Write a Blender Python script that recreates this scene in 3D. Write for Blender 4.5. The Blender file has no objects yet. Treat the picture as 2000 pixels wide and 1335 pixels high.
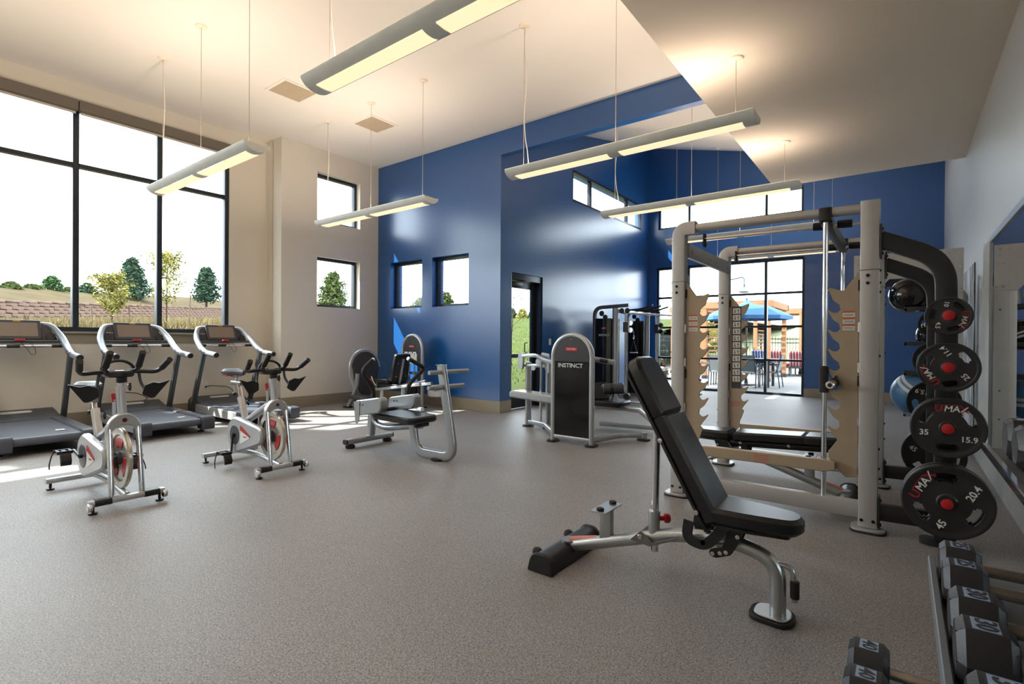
import bpy, bmesh, math, random
from mathutils import Vector, Matrix
from math import sin, cos, pi, radians, sqrt, atan2
random.seed(7)
SC = bpy.context.scene
COL = SC.collection

# ---------------------------------------------------------------- camera
cam_d = bpy.data.cameras.new('camera')
cam = bpy.data.objects.new('camera', cam_d); COL.objects.link(cam)
cam_d.sensor_fit = 'HORIZONTAL'; cam_d.sensor_width = 36.0
cam_d.lens = 1003.4 * 36.0 / 2000.0
cam_d.clip_start = 0.05; cam_d.clip_end = 400
_yaw, _pitch, _roll = .648756, -.003810, .0062043
_F = Vector((-sin(_yaw), cos(_yaw), 0)); _R = Vector((cos(_yaw), sin(_yaw), 0)); _U = Vector((0, 0, 1))
_F2 = _F*cos(_pitch) + _U*sin(_pitch); _U2 = _U*cos(_pitch) - _F*sin(_pitch)
_R3 = _R*cos(_roll) + _U2*sin(_roll); _U3 = _U2*cos(_roll) - _R*sin(_roll)
_m = Matrix((_R3, _U3, -_F2)).transposed().to_4x4()
_m.translation = Vector((0, 0, 1.25))
cam.matrix_world = _m
SC.camera = cam

# ---------------------------------------------------------------- world, sun, exposure
SC.view_settings.view_transform = 'Standard'
SC.view_settings.look = 'None'
SC.view_settings.gamma = 1.0
SC.view_settings.use_curve_mapping = False
SC.view_settings.exposure = 0.30
SC.cycles.use_denoising = True
SC.cycles.max_bounces = 10
SC.cycles.diffuse_bounces = 6
SC.cycles.transparent_max_bounces = 24
SC.cycles.sample_clamp_indirect = 8.0
SC.cycles.caustics_reflective = False
SC.cycles.caustics_refractive = False
SKY = 8.0
SUN = 18.0
LAMP = .55
world = bpy.data.worlds.new('sky'); SC.world = world
world.use_nodes = True
bg = world.node_tree.nodes['Background']
bg.inputs['Color'].default_value = (0.86, 0.93, 1.0, 1)
bg.inputs['Strength'].default_value = SKY
sun_d = bpy.data.lights.new('sun', 'SUN')
sun = bpy.data.objects.new('sun', sun_d); COL.objects.link(sun)
sun_d.energy = SUN; sun_d.angle = radians(0.55); sun_d.color = (1.0, .95, .88)
sun.rotation_euler = Vector((1, .89, -1.36)).to_track_quat('-Z', 'Y').to_euler()
sun.location = (-30, -20, 40)

# ---------------------------------------------------------------- helpers
def lin(c):
    f = lambda x: (x/12.92 if x <= .04045 else ((x+.055)/1.055)**2.4)
    return tuple(f(x/255.0) for x in c)

MATS = {}
def mat(name, rgb, rough=.5, metal=0.0, var=0.0, scale=8.0, bump=0.0, bscale=60.0, spec=.5, coat=0.0, rvar=0.0, bdist=.01):
    if name in MATS: return MATS[name]
    m = bpy.data.materials.new(name); m.use_nodes = True
    nt = m.node_tree; b = nt.nodes['Principled BSDF']
    c = lin(rgb)
    b.inputs['Base Color'].default_value = (*c, 1)
    b.inputs['Roughness'].default_value = rough
    b.inputs['Metallic'].default_value = metal
    b.inputs['Specular IOR Level'].default_value = spec
    b.inputs['Coat Weight'].default_value = coat
    tc = nt.nodes.new('ShaderNodeTexCoord')
    if var > 0 or rvar > 0:
        n = nt.nodes.new('ShaderNodeTexNoise'); n.inputs['Scale'].default_value = scale; n.inputs['Detail'].default_value = 4
        nt.links.new(tc.outputs['Object'], n.inputs['Vector'])
        if var > 0:
            r = nt.nodes.new('ShaderNodeValToRGB')
            r.color_ramp.elements[0].position = .3; r.color_ramp.elements[1].position = .7
            r.color_ramp.elements[0].color = (*[x*(1-var) for x in c], 1)
            r.color_ramp.elements[1].color = (*[min(1, x*(1+var)) for x in c], 1)
            nt.links.new(n.outputs['Fac'], r.inputs['Fac']); nt.links.new(r.outputs['Color'], b.inputs['Base Color'])
        if rvar > 0:
            mr = nt.nodes.new('ShaderNodeMapRange')
            mr.inputs['From Min'].default_value = .3; mr.inputs['From Max'].default_value = .7
            mr.inputs['To Min'].default_value = max(.02, rough-rvar); mr.inputs['To Max'].default_value = min(1, rough+rvar)
            nt.links.new(n.outputs['Fac'], mr.inputs['Value']); nt.links.new(mr.outputs['Result'], b.inputs['Roughness'])
    if bump > 0:
        n2 = nt.nodes.new('ShaderNodeTexNoise'); n2.inputs['Scale'].default_value = bscale; n2.inputs['Detail'].default_value = 3
        nt.links.new(tc.outputs['Object'], n2.inputs['Vector'])
        bp = nt.nodes.new('ShaderNodeBump'); bp.inputs['Strength'].default_value = bump; bp.inputs['Distance'].default_value = bdist
        nt.links.new(n2.outputs['Fac'], bp.inputs['Height']); nt.links.new(bp.outputs['Normal'], b.inputs['Normal'])
    MATS[name] = m
    return m

def emis(name, rgb, strength):
    if name in MATS: return MATS[name]
    m = bpy.data.materials.new(name); m.use_nodes = True
    nt = m.node_tree; b = nt.nodes['Principled BSDF']
    b.inputs['Base Color'].default_value = (*lin(rgb), 1)
    b.inputs['Emission Color'].default_value = (*lin(rgb), 1)
    b.inputs['Emission Strength'].default_value = strength
    MATS[name] = m
    return m

def glass(name, tint=(.93, .96, .96), rough=0.0, ior=1.45):
    if name in MATS: return MATS[name]
    m = bpy.data.materials.new(name); m.use_nodes = True
    nt = m.node_tree; nt.nodes.clear()
    out = nt.nodes.new('ShaderNodeOutputMaterial'); mix = nt.nodes.new('ShaderNodeMixShader')
    tr = nt.nodes.new('ShaderNodeBsdfTransparent'); tr.inputs['Color'].default_value = (*tint, 1)
    gl = nt.nodes.new('ShaderNodeBsdfGlossy'); gl.inputs['Roughness'].default_value = rough
    lw = nt.nodes.new('ShaderNodeLayerWeight'); lw.inputs['Blend'].default_value = .5
    pw = nt.nodes.new('ShaderNodeMath'); pw.operation = 'POWER'; pw.inputs[1].default_value = 5
    fr = nt.nodes.new('ShaderNodeMath'); fr.operation = 'MULTIPLY_ADD'; fr.inputs[1].default_value = .96; fr.inputs[2].default_value = .015
    nt.links.new(lw.outputs['Facing'], pw.inputs[0]); nt.links.new(pw.outputs[0], fr.inputs[0])
    nt.links.new(fr.outputs[0], mix.inputs[0]); nt.links.new(tr.outputs[0], mix.inputs[1]); nt.links.new(gl.outputs[0], mix.inputs[2])
    nt.links.new(mix.outputs[0], out.inputs['Surface'])
    MATS[name] = m
    return m

def rrect(w, h, r=0.0, n=3, cx=0, cy=0):
    """rounded rectangle outline, counter-clockwise"""
    if r <= 0: return [(cx-w/2, cy-h/2), (cx+w/2, cy-h/2), (cx+w/2, cy+h/2), (cx-w/2, cy+h/2)]
    r = min(r, w/2*.999, h/2*.999); out = []
    for ox, oy, a0 in ((w/2-r, -h/2+r, -pi/2), (w/2-r, h/2-r, 0), (-w/2+r, h/2-r, pi/2), (-w/2+r, -h/2+r, pi)):
        for k in range(n+1):
            a = a0 + k*pi/2/n
            out.append((cx+ox+r*cos(a), cy+oy+r*sin(a)))
    return out

def circ(r, n=16, cx=0, cy=0):
    return [(cx+r*cos(2*pi*k/n), cy+r*sin(2*pi*k/n)) for k in range(n)]

def roundpoly(pts, r, n=3):
    """round the corners of a closed 2D polygon; r number or list"""
    out = []; N = len(pts)
    for i, p in enumerate(pts):
        ri = r[i] if isinstance(r, (list, tuple)) else r
        P = Vector(p); A = Vector(pts[i-1]) - P; B = Vector(pts[(i+1) % N]) - P
        if ri <= 0 or A.length < 1e-6 or B.length < 1e-6: out.append(tuple(p)); continue
        d = min(ri, A.length*.48, B.length*.48)
        a = P + A.normalized()*d; b = P + B.normalized()*d
        for k in range(n+1):
            t = k/n
            q = a*(1-t)**2 + P*2*t*(1-t) + b*t**2
            out.append((q.x, q.y))
    return out

def fillet(pts, r, n=6):
    """round the interior corners of an open 3D polyline"""
    pts = [Vector(p) for p in pts]; out = [pts[0]]
    for i in range(1, len(pts)-1):
        ri = r[i-1] if isinstance(r, (list, tuple)) else r
        A = pts[i-1]-pts[i]; B = pts[i+1]-pts[i]
        d = min(ri, A.length*.49, B.length*.49)
        a = pts[i]+A.normalized()*d; b = pts[i]+B.normalized()*d
        for k in range(n+1):
            t = k/n
            out.append(a*(1-t)**2 + pts[i]*2*t*(1-t) + b*t**2)
    out.append(pts[-1])
    return out

class MB:
    def __init__(s): s.v = []; s.f = []
    def add(s, vs, fs):
        o = len(s.v); s.v += [tuple(v) for v in vs]; s.f += [[i+o for i in f] for f in fs]; return s
    def xf(s, M, start=0):
        for i in range(start, len(s.v)): s.v[i] = tuple(M @ Vector(s.v[i]))
        return s
    def slab(s, poly, axis, a, b, ch=0.0, chb=None):
        """extrude a 2D outline along an axis from a to b with chamfered rims"""
        N = len(poly)
        A2 = sum(poly[i][0]*poly[(i+1) % N][1]-poly[(i+1) % N][0]*poly[i][1] for i in range(N))
        if A2 < 0: poly = poly[::-1]
        def off(c):
            if c <= 0: return poly
            o = []
            for i in range(N):
                p0, p1, p2 = Vector(poly[i-1]), Vector(poly[i]), Vector(poly[(i+1) % N])
                e1 = (p1-p0); e2 = (p2-p1)
                if e1.length < 1e-9 or e2.length < 1e-9: o.append(tuple(p1)); continue
                e1.normalize(); e2.normalize()
                n1 = Vector((-e1.y, e1.x)); n2 = Vector((-e2.y, e2.x)); nn = n1+n2
                L = nn.length
                if L < 1e-6: o.append(tuple(p1)); continue
                nn /= L; k = max(.4, nn.dot(n1))
                q = p1+nn*(c/k); o.append((q.x, q.y))
            return o
        if chb is None: chb = ch
        rings = []
        if ch > 0: rings.append((off(ch), a))
        rings.append((poly, a+ch))
        rings.append((poly, b-chb))
        if chb > 0: rings.append((off(chb), b))
        def p3(p, t):
            return {'x': (t, p[0], p[1]), 'y': (p[0], t, p[1]), 'z': (p[0], p[1], t)}[axis]
        vs = [p3(p, t) for ring, t in rings for p in ring]; fs = []
        for k in range(len(rings)-1):
            for i in range(N):
                j = (i+1) % N
                fs.append([k*N+i, k*N+j, (k+1)*N+j, (k+1)*N+i])
        fs.append(list(range(N))[::-1]); fs.append([(len(rings)-1)*N+i for i in range(N)])
        return s.add(vs, fs)
    def box(s, x0, x1, y0, y1, z0, z1, ch=0.0):
        if ch <= 0:
            return s.slab([(x0, y0), (x1, y0), (x1, y1), (x0, y1)], 'z', z0, z1)
        return s.slab(rrect(x1-x0, y1-y0, ch*1.5, 2, (x0+x1)/2, (y0+y1)/2), 'z', z0, z1, ch*.7)
    def sweep(s, pts, sec, up=(0, 0, 1), closed=False, scale=None):
        pts = [Vector(p) for p in pts]; N = len(pts); n = len(sec); up = Vector(up); vs = []
        for i, p in enumerate(pts):
            if closed: t = pts[(i+1) % N]-pts[i-1]
            else: t = pts[min(i+1, N-1)]-pts[max(i-1, 0)]
            t.normalize(); side = t.cross(up)
            if side.length < 1e-5: side = t.orthogonal()
            side.normalize(); u = side.cross(t)
            k = scale[i] if scale else 1.0
            vs += [p+side*(q[0]*k)+u*(q[1]*k) for q in sec]
        fs = []
        for i in range(N if closed else N-1):
            a = i*n; b = ((i+1) % N)*n
            for j in range(n): fs.append([a+j, a+(j+1) % n, b+(j+1) % n, b+j])
        if not closed:
            fs.append(list(range(n))[::-1]); fs.append([(N-1)*n+j for j in range(n)])
        return s.add(vs, fs)
    def tube(s, pts, r, n=10, closed=False):
        pts = [Vector(p) for p in pts]; N = len(pts); vs = []
        rr = r if isinstance(r, (list, tuple)) else [r]*N
        def tan(i):
            t = (pts[(i+1) % N]-pts[i-1]) if closed else (pts[min(i+1, N-1)]-pts[max(i-1, 0)])
            return t.normalized() if t.length > 1e-9 else Vector((0, 0, 1))
        u = tan(0).orthogonal().normalized()
        for i, p in enumerate(pts):
            t = tan(i); u = (u-t*u.dot(t))
            u = u.normalized() if u.length > 1e-6 else t.orthogonal().normalized()
            w = t.cross(u)
            vs += [p+(u*cos(2*pi*k/n)+w*sin(2*pi*k/n))*rr[i] for k in range(n)]
        fs = []
        for i in range(N if closed else N-1):
            a = i*n; b = ((i+1) % N)*n
            for j in range(n): fs.append([a+j, a+(j+1) % n, b+(j+1) % n, b+j])
        if not closed:
            fs.append(list(range(n))[::-1]); fs.append([(N-1)*n+j for j in range(n)])
        return s.add(vs, fs)
    def cyl(s, p0, p1, r, n=16, ch=0.0):
        p0 = Vector(p0); p1 = Vector(p1)
        if ch <= 0: return s.tube([p0, p1], r, n)
        d = (p1-p0).normalized()
        return s.tube([p0, p0+d*ch*.001, p0+d*ch, p1-d*ch, p1-d*ch*.001, p1], [r-ch, r-ch, r, r, r-ch, r-ch], n)
    def lathe(s, prof, org=(0, 0, 0), axis='z', n=24):
        """profile of (radius, height) turned about an axis"""
        org = Vector(org); vs = []
        for r, h in prof:
            for k in range(n):
                a = 2*pi*k/n; c, d = r*cos(a), r*sin(a)
                q = {'z': (c, d, h), 'x': (h, c, d), 'y': (c, h, d)}[axis]
                vs.append(org+Vector(q))
        fs = []
        for i in range(len(prof)-1):
            for k in range(n): fs.append([i*n+k, i*n+(k+1) % n, (i+1)*n+(k+1) % n, (i+1)*n+k])
        fs.append(list(range(n))[::-1]); fs.append([(len(prof)-1)*n+k for k in range(n)])
        return s.add(vs, fs)
    def ball(s, c, r, n=20, m=12, sq=(1, 1, 1)):
        prof = [(r*sin(pi*i/m)+1e-5, -r*cos(pi*i/m)) for i in range(m+1)]
        o = len(s.v); s.lathe(prof, (0, 0, 0), 'z', n)
        for i in range(o, len(s.v)):
            v = s.v[i]; s.v[i] = (v[0]*sq[0]+c[0], v[1]*sq[1]+c[1], v[2]*sq[2]+c[2])
        return s
    def mesh(s, name, m, ang=38):
        me = bpy.data.meshes.new(name); me.from_pydata(s.v, [], s.f)
        bm = bmesh.new(); bm.from_mesh(me)
        bmesh.ops.recalc_face_normals(bm, faces=bm.faces); bm.to_mesh(me); bm.free()
        for p in me.polygons: p.use_smooth = True
        me.set_sharp_from_angle(angle=radians(ang))
        if m is not None: me.materials.append(m)
        return me
    def build(s, name, m, parent=None, ang=38, kind=None, label=None, loc=None):
        o = bpy.data.objects.new(name, s.mesh(name, m, ang)); COL.objects.link(o)
        if parent is not None: o.parent = parent
        if kind: o['kind'] = kind
        if label: o['label'] = label
        if loc: o.location = loc
        return o

def tag(o, label, cat, group=None):
    o['label'] = label; o['category'] = cat
    if group: o['group'] = group
    return o
def thing(name, label, cat, loc=(0, 0, 0), rz=0.0, group=None):
    o = bpy.data.objects.new(name, None); COL.objects.link(o)
    o.empty_display_size = .1
    o.location = loc; o.rotation_euler = (0, 0, rz)
    return tag(o, label, cat, group)
def struct_root(name):
    o = bpy.data.objects.new(name, None); COL.objects.link(o); o.empty_display_size = .1
    o['kind'] = 'structure'; return o
def copy_tree(o, parent=None):
    c = o.copy(); COL.objects.link(c)
    if parent is not None: c.parent = parent
    for ch in list(o.children): copy_tree(ch, c)
    return c
def again(me_obj, parent, M=None):
    """another part that shares mesh data"""
    c = me_obj.copy(); COL.objects.link(c); c.parent = parent
    if M is not None: c.matrix_local = M
    return c

def text(name, body, size, org, right, up, m, parent=None, align='CENTER', ext=.0008, width=1.0, shear=0.0):
    cu = bpy.data.curves.new('lettering', 'FONT'); cu.body = body; cu.size = size; cu.align_x = align; cu.align_y = 'CENTER'
    cu.extrude = ext; cu.offset = size*.018; cu.resolution_u = 2; cu.shear = shear
    t = bpy.data.objects.new('lettering', cu); COL.objects.link(t)
    bpy.context.view_layer.update()
    me = bpy.data.meshes.new_from_object(t.evaluated_get(bpy.context.evaluated_depsgraph_get()))
    bpy.data.objects.remove(t); bpy.data.curves.remove(cu)
    R = Vector(right).normalized(); U = Vector(up).normalized(); N = R.cross(U)
    M = Matrix((R*width, U, N)).transposed().to_4x4(); M.translation = Vector(org)
    me.transform(M); me.materials.clear(); me.materials.append(m)
    o = bpy.data.objects.new(name, me); COL.objects.link(o)
    if parent is not None: o.parent = parent
    return o
# ---------------------------------------------------------------- materials
M_beige = mat('beige wall paint', (226, 219, 205), .6, var=.02, scale=1.5, bump=.08, bscale=180)
M_white = mat('white wall paint', (198, 200, 198), .38, var=.02, scale=1.2, bump=.08, bscale=120)
M_ceil = mat('ceiling paint', (240, 235, 226), .8, var=.012, scale=1.0)
M_blue = mat('blue wall paint', (24, 84, 148), .27, var=.012, scale=1.3, bump=.06, bscale=90, bdist=.003, spec=.95)
M_base = mat('taupe baseboard', (150, 140, 122), .5, var=.03, scale=4)
M_frame = mat('dark bronze frame', (44, 50, 58), .35, .4, var=.05)
M_glass = glass('window glass')
M_silver = mat('silver powder coat', (172, 176, 180), .32, .65, var=.03, scale=20)
M_chrome = mat('chrome', (215, 215, 218), .12, 1.0, var=.02)
M_black = mat('black plastic', (26, 27, 30), .4, var=.1, scale=30)
M_rubber = mat('black rubber', (20, 20, 22), .65, var=.15, scale=60, bump=.1, bscale=200)
M_vinyl = mat('black vinyl', (24, 25, 28), .30, var=.08, scale=40, bump=.12, bscale=220, bdist=.003)
M_dgrey = mat('dark grey plastic', (58, 60, 66), .42, var=.06, scale=20)
M_red = mat('red plastic', (186, 28, 34), .35, var=.05)
M_whitep = mat('white print', (232, 232, 230), .5, var=.02)
M_redp = mat('red print', (176, 24, 36), .5, var=.03)
M_paper = mat('white paper', (225, 222, 214), .7, var=.03)

def floor_mat():
    m = bpy.data.materials.new('speckled rubber floor'); m.use_nodes = True
    nt = m.node_tree; b = nt.nodes['Principled BSDF']
    tc = nt.nodes.new('ShaderNodeTexCoord')
    big = nt.nodes.new('ShaderNodeTexNoise'); big.inputs['Scale'].default_value = .7; big.inputs['Detail'].default_value = 5
    fine = nt.nodes.new('ShaderNodeTexNoise'); fine.inputs['Scale'].default_value = 140; fine.inputs['Detail'].default_value = 2
    vor = nt.nodes.new('ShaderNodeTexVoronoi'); vor.inputs['Scale'].default_value = 200
    for n in (big, fine, vor): nt.links.new(tc.outputs['Object'], n.inputs['Vector'])
    r1 = nt.nodes.new('ShaderNodeValToRGB')
    e = r1.color_ramp.elements
    e[0].position = .36; e[0].color = (*lin((84, 84, 87)), 1)
    e[1].position = .66; e[1].color = (*lin((178, 175, 172)), 1)
    nt.links.new(fine.outputs['Fac'], r1.inputs['Fac'])
    r2 = nt.nodes.new('ShaderNodeValToRGB'); e = r2.color_ramp.elements
    e[0].position = .0; e[0].color = (*lin((80, 79, 82)), 1); e[1].position = 1; e[1].color = (*lin((186, 180, 174)), 1)
    nt.links.new(vor.outputs['Color'], r2.inputs['Fac'])
    mx = nt.nodes.new('ShaderNodeMix'); mx.data_type = 'RGBA'; mx.inputs['Factor'].default_value = .45
    nt.links.new(r1.outputs['Color'], mx.inputs['A']); nt.links.new(r2.outputs['Color'], mx.inputs['B'])
    r3 = nt.nodes.new('ShaderNodeValToRGB'); e = r3.color_ramp.elements
    e[0].position = .3; e[0].color = (.86, .86, .86, 1); e[1].position = .7; e[1].color = (1.04, 1.04, 1.04, 1)
    nt.links.new(big.outputs['Fac'], r3.inputs['Fac'])
    mu = nt.nodes.new('ShaderNodeMix'); mu.data_type = 'RGBA'; mu.blend_type = 'MULTIPLY'; mu.inputs['Factor'].default_value = 1
    nt.links.new(mx.outputs['Result'], mu.inputs['A']); nt.links.new(r3.outputs['Color'], mu.inputs['B'])
    nt.links.new(mu.outputs['Result'], b.inputs['Base Color'])
    b.inputs['Roughness'].default_value = .5; b.inputs['Specular IOR Level'].default_value = .35
    bp = nt.nodes.new('ShaderNodeBump'); bp.inputs['Strength'].default_value = .25; bp.inputs['Distance'].default_value = .003
    nt.links.new(fine.outputs['Fac'], bp.inputs['Height']); nt.links.new(bp.outputs['Normal'], b.inputs['Normal'])
    return m
M_floor = floor_mat()

# ---------------------------------------------------------------- room shell
XW, XB, XD, XR = -9.212, -8.73, -5.461, .66       # window wall, bump wall, door wall, right wall
YBUMP, YB, YF, YN = 4.76, 6.863, 13.27, -3.0      # bump return, blue wall, far wall, wall behind the camera
ZC, ZS = 4.81, 3.70
def wall(name, axis, p, q, u0, u1, z0, z1, holes, m, kind='structure'):
    """wall slab between planes p and q of an axis, spanning u and z, with rectangular holes"""
    us = sorted({u0, u1} | {h[i] for h in holes for i in (0, 1)}); zs = sorted({z0, z1} | {h[i] for h in holes for i in (2, 3)})
    solid = [[not any(h[0] <= (us[i]+us[i+1])/2 <= h[1] and h[2] <= (zs[j]+zs[j+1])/2 <= h[3] for h in holes) for j in range(len(zs)-1)] for i in range(len(us)-1)]
    mb = MB()
    def P(w, u, z): return (w, u, z) if axis == 'x' else (u, w, z)
    S = lambda i, j: 0 <= i < len(us)-1 and 0 <= j < len(zs)-1 and solid[i][j]
    for i in range(len(us)-1):
        for j in range(len(zs)-1):
            if not solid[i][j]: continue
            a, b, c, d = us[i], us[i+1], zs[j], zs[j+1]
            for w in (p, q): mb.add([P(w, a, c), P(w, b, c), P(w, b, d), P(w, a, d)], [[0, 1, 2, 3]])
            for di, dj, e in ((-1, 0, (a, a, c, d)), (1, 0, (b, b, c, d)), (0, -1, (a, b, c, c)), (0, 1, (a, b, d, d))):
                if not S(i+di, j+dj):
                    if di: pts = [P(p, e[0], c), P(q, e[0], c), P(q, e[0], d), P(p, e[0], d)]
                    else: pts = [P(p, a, e[2]), P(q, a, e[2]), P(q, b, e[2]), P(p, b, e[2])]
                    mb.add(pts, [[0, 1, 2, 3]])
    me = bpy.data.meshes.new(name); me.from_pydata(mb.v, [], mb.f)
    bm = bmesh.new(); bm.from_mesh(me); bmesh.ops.remove_doubles(bm, verts=bm.verts, dist=1e-4)
    bmesh.ops.recalc_face_normals(bm, faces=bm.faces); bm.to_mesh(me); bm.free()
    me.materials.append(m)
    o = bpy.data.objects.new(name, me); COL.objects.link(o); o['kind'] = kind
    return o

H_win = [(-2.08, 4.10, 1.33, 4.50)]
H_bump = [(5.46, 6.41, 3.465, 4.385), (5.46, 6.41, 1.857, 2.803)]
H_blue = [(-8.319, -7.40, 1.87, 2.805), (-7.115, -6.19, 1.87, 2.805)]
H_door = [(7.17, 8.16, -.001, 2.445), (9.24, 12.83, 4.143, 4.80)]
H_far = [(-5.23, -1.76, -.001, 3.19), (-5.19, -1.79, 4.20, 4.80)]
wall('wall_left', 'x', XW, XW-.26, YN, YBUMP, 0, 5.3, H_win, M_beige)
wall('wall_left_bay', 'x', XB, XB-.30, YBUMP, YB, 0, 5.3, H_bump, M_beige)
wall('wall_left_return', 'y', YBUMP, YBUMP+.25, XW-.26, XB-.29, 0, 5.3, [], M_beige)
wall('wall_blue', 'y', YB, YB+.30, XB-.29, XD-.30, 0, 5.3, H_blue, M_blue)
wall('wall_door', 'x', XD, XD-.30, YB, YF+.3, 0, 6.9, H_door, M_blue)
wall('wall_far', 'y', YF, YF+.30, XD, XR, 0, 6.9, H_far, M_blue)
wall('wall_right', 'x', XR, XR+.3, YN, YF+.3, 0, 6.9, [], M_white)
wall('wall_front', 'y', YN, YN-.3, XW-.26, XR+.3, 0, 5.3, [], M_beige)
o = MB().box(XD, XR, YB, YB+.13, 4.405, 7.0).build('trim_1', M_blue); o['kind'] = 'structure'
def slabobj(name, x0, x1, y0, y1, z0, z1, m):
    o = MB().box(x0, x1, y0, y1, z0, z1).build(name, m); o['kind'] = 'structure'; return o
slabobj('floor', XW-.3, XR+.3, YN-.3, YF+.3, -.3, 0, M_floor)
slabobj('ceiling', XW-.3, XR+.3, YN-.3, YB, ZC, ZC+.3, M_ceil)
M_soff = mat('tan soffit tone', (224, 213, 197), .8, var=.012, scale=1.0)  # soffit colour, slightly darker and warmer than the main ceiling
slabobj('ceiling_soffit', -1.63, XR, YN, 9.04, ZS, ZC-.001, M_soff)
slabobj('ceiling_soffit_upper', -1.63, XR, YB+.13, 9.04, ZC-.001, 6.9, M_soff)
# sloped ceiling over the far bay
zsl = lambda x, y: max(4.83, 6.43 - .245*(x+5.461) + .222*(y-13.27))
mb = MB(); NX, NY = 44, 44
for dz in (0, .3):
    vs = [(XD-.3+(XR+.6-XD)*i/NX, YB+.02+(YF+.28-YB)*j/NY) for j in range(NY+1) for i in range(NX+1)]
    mb.add([(x, y, zsl(x, y)+dz) for x, y in vs], [[j*(NX+1)+i, j*(NX+1)+i+1, (j+1)*(NX+1)+i+1, (j+1)*(NX+1)+i] for j in range(NY) for i in range(NX)])
o = mb.build('ceiling_vault', M_ceil); o['kind'] = 'structure'

def baseboard(name, x0, x1, y0, y1):
    o = MB().box(x0, x1, y0, y1, 0, .20).build(name, M_base); o['kind'] = 'structure'
baseboard('baseboard_left', XW, XW+.014, YN, YBUMP-.014)
baseboard('baseboard_left_return', XW, XB+.014, YBUMP-.014, YBUMP)
baseboard('baseboard_left_bay', XB, XB+.014, YBUMP, YB-.014)
baseboard('baseboard_blue', XB, XD+.014, YB-.014, YB)
baseboard('baseboard_door_near', XD, XD+.014, YB, 7.17)
baseboard('baseboard_door_far', XD, XD+.014, 8.16, YF-.014)
baseboard('baseboard_far_near', XD, -5.23, YF-.014, YF)
baseboard('baseboard_far', -1.76, XR-.014, YF-.014, YF)
M_basec = mat('grey baseboard', (160, 162, 162), .35, var=.12, scale=9)
o = MB().box(XR-.014, XR, YN, YF, 0, .20).build('baseboard_right', M_basec); o['kind'] = 'structure'
# sill board and apron below the big window
o = MB().box(XW, XW+.05, -2.13, 4.16, 1.30, 1.33, .004).box(XW, XW+.016, -2.13, 4.16, 1.17, 1.30).build('trim_2', M_base); o['kind'] = 'structure'

def window(name, axis, w, u0, u1, z0, z1, mull=(), trans=(), fw=.05, depth=.11, pane_top=None, out=-1):
    """frame set in a wall opening at plane w; one object per pane and per mullion"""
    root = struct_root(name)
    def B(a, b, c, d, dd=0.0):
        lo, hi = w-depth/2+dd, w+depth/2-dd
        return MB().box(lo, hi, a, b, c, d, .004) if axis == 'x' else MB().box(a, b, lo, hi, c, d, .004)
    B(u0, u0+fw, z0, z1).build('jamb', M_frame, root); B(u1-fw, u1, z0, z1).build('jamb', M_frame, root)
    B(u0+fw, u1-fw, z1-fw, z1).build('head', M_frame, root); B(u0+fw, u1-fw, z0, z0+fw).build('sill', M_frame, root)
    for x in mull: B(x-fw*.55, x+fw*.55, z0+fw, z1-fw, .004).build('mullion', M_frame, root)
    xs = [u0+fw]+[v for x in mull for v in (x-fw*.55, x+fw*.55)]+[u1-fw]
    zz = [z0+fw]+[v for x in trans for v in (x-fw*.45, x+fw*.45)]+[z1-fw]
    for i in range(0, len(xs), 2):
        for t in trans: B(xs[i], xs[i+1], t-fw*.45, t+fw*.45, .008).build('transom', M_frame, root)
        for j in range(0, len(zz), 2):
            a, b, c, d = xs[i], xs[i+1], zz[j], zz[j+1]
            (MB().box(w-.003, w+.003, a, b, c, d) if axis == 'x' else MB().box(a, b, w-.003, w+.003, c, d)).build('pane', M_glass, root)
    return root
window('window_1', 'x', XW-.09, -2.08, 4.10, 1.33, 4.50, (-1.015, .006, 1.027, 2.048, 3.07), (3.67,), .065, .12)
for i, h in enumerate(H_bump): window('window_%d' % (2+i), 'x', XB-.17, *h, fw=.05)
for i, h in enumerate(H_blue): window('window_%d' % (4+i), 'y', YB+.17, *h, fw=.05)
window('window_6', 'x', XD-.05, 9.24, 12.83, 4.143, 4.80, (10.06, 11.95), (), .05, .10)
window('window_7', 'y', YF+.10, -5.23, -1.76, 0, 3.19, (-4.39, -2.57), (.815, 1.605, 2.39), .055, .12)
window('window_8', 'y', YF+.10, -5.19, -1.79, 4.20, 4.80, (-4.39, -2.57), (), .05, .10)

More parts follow.
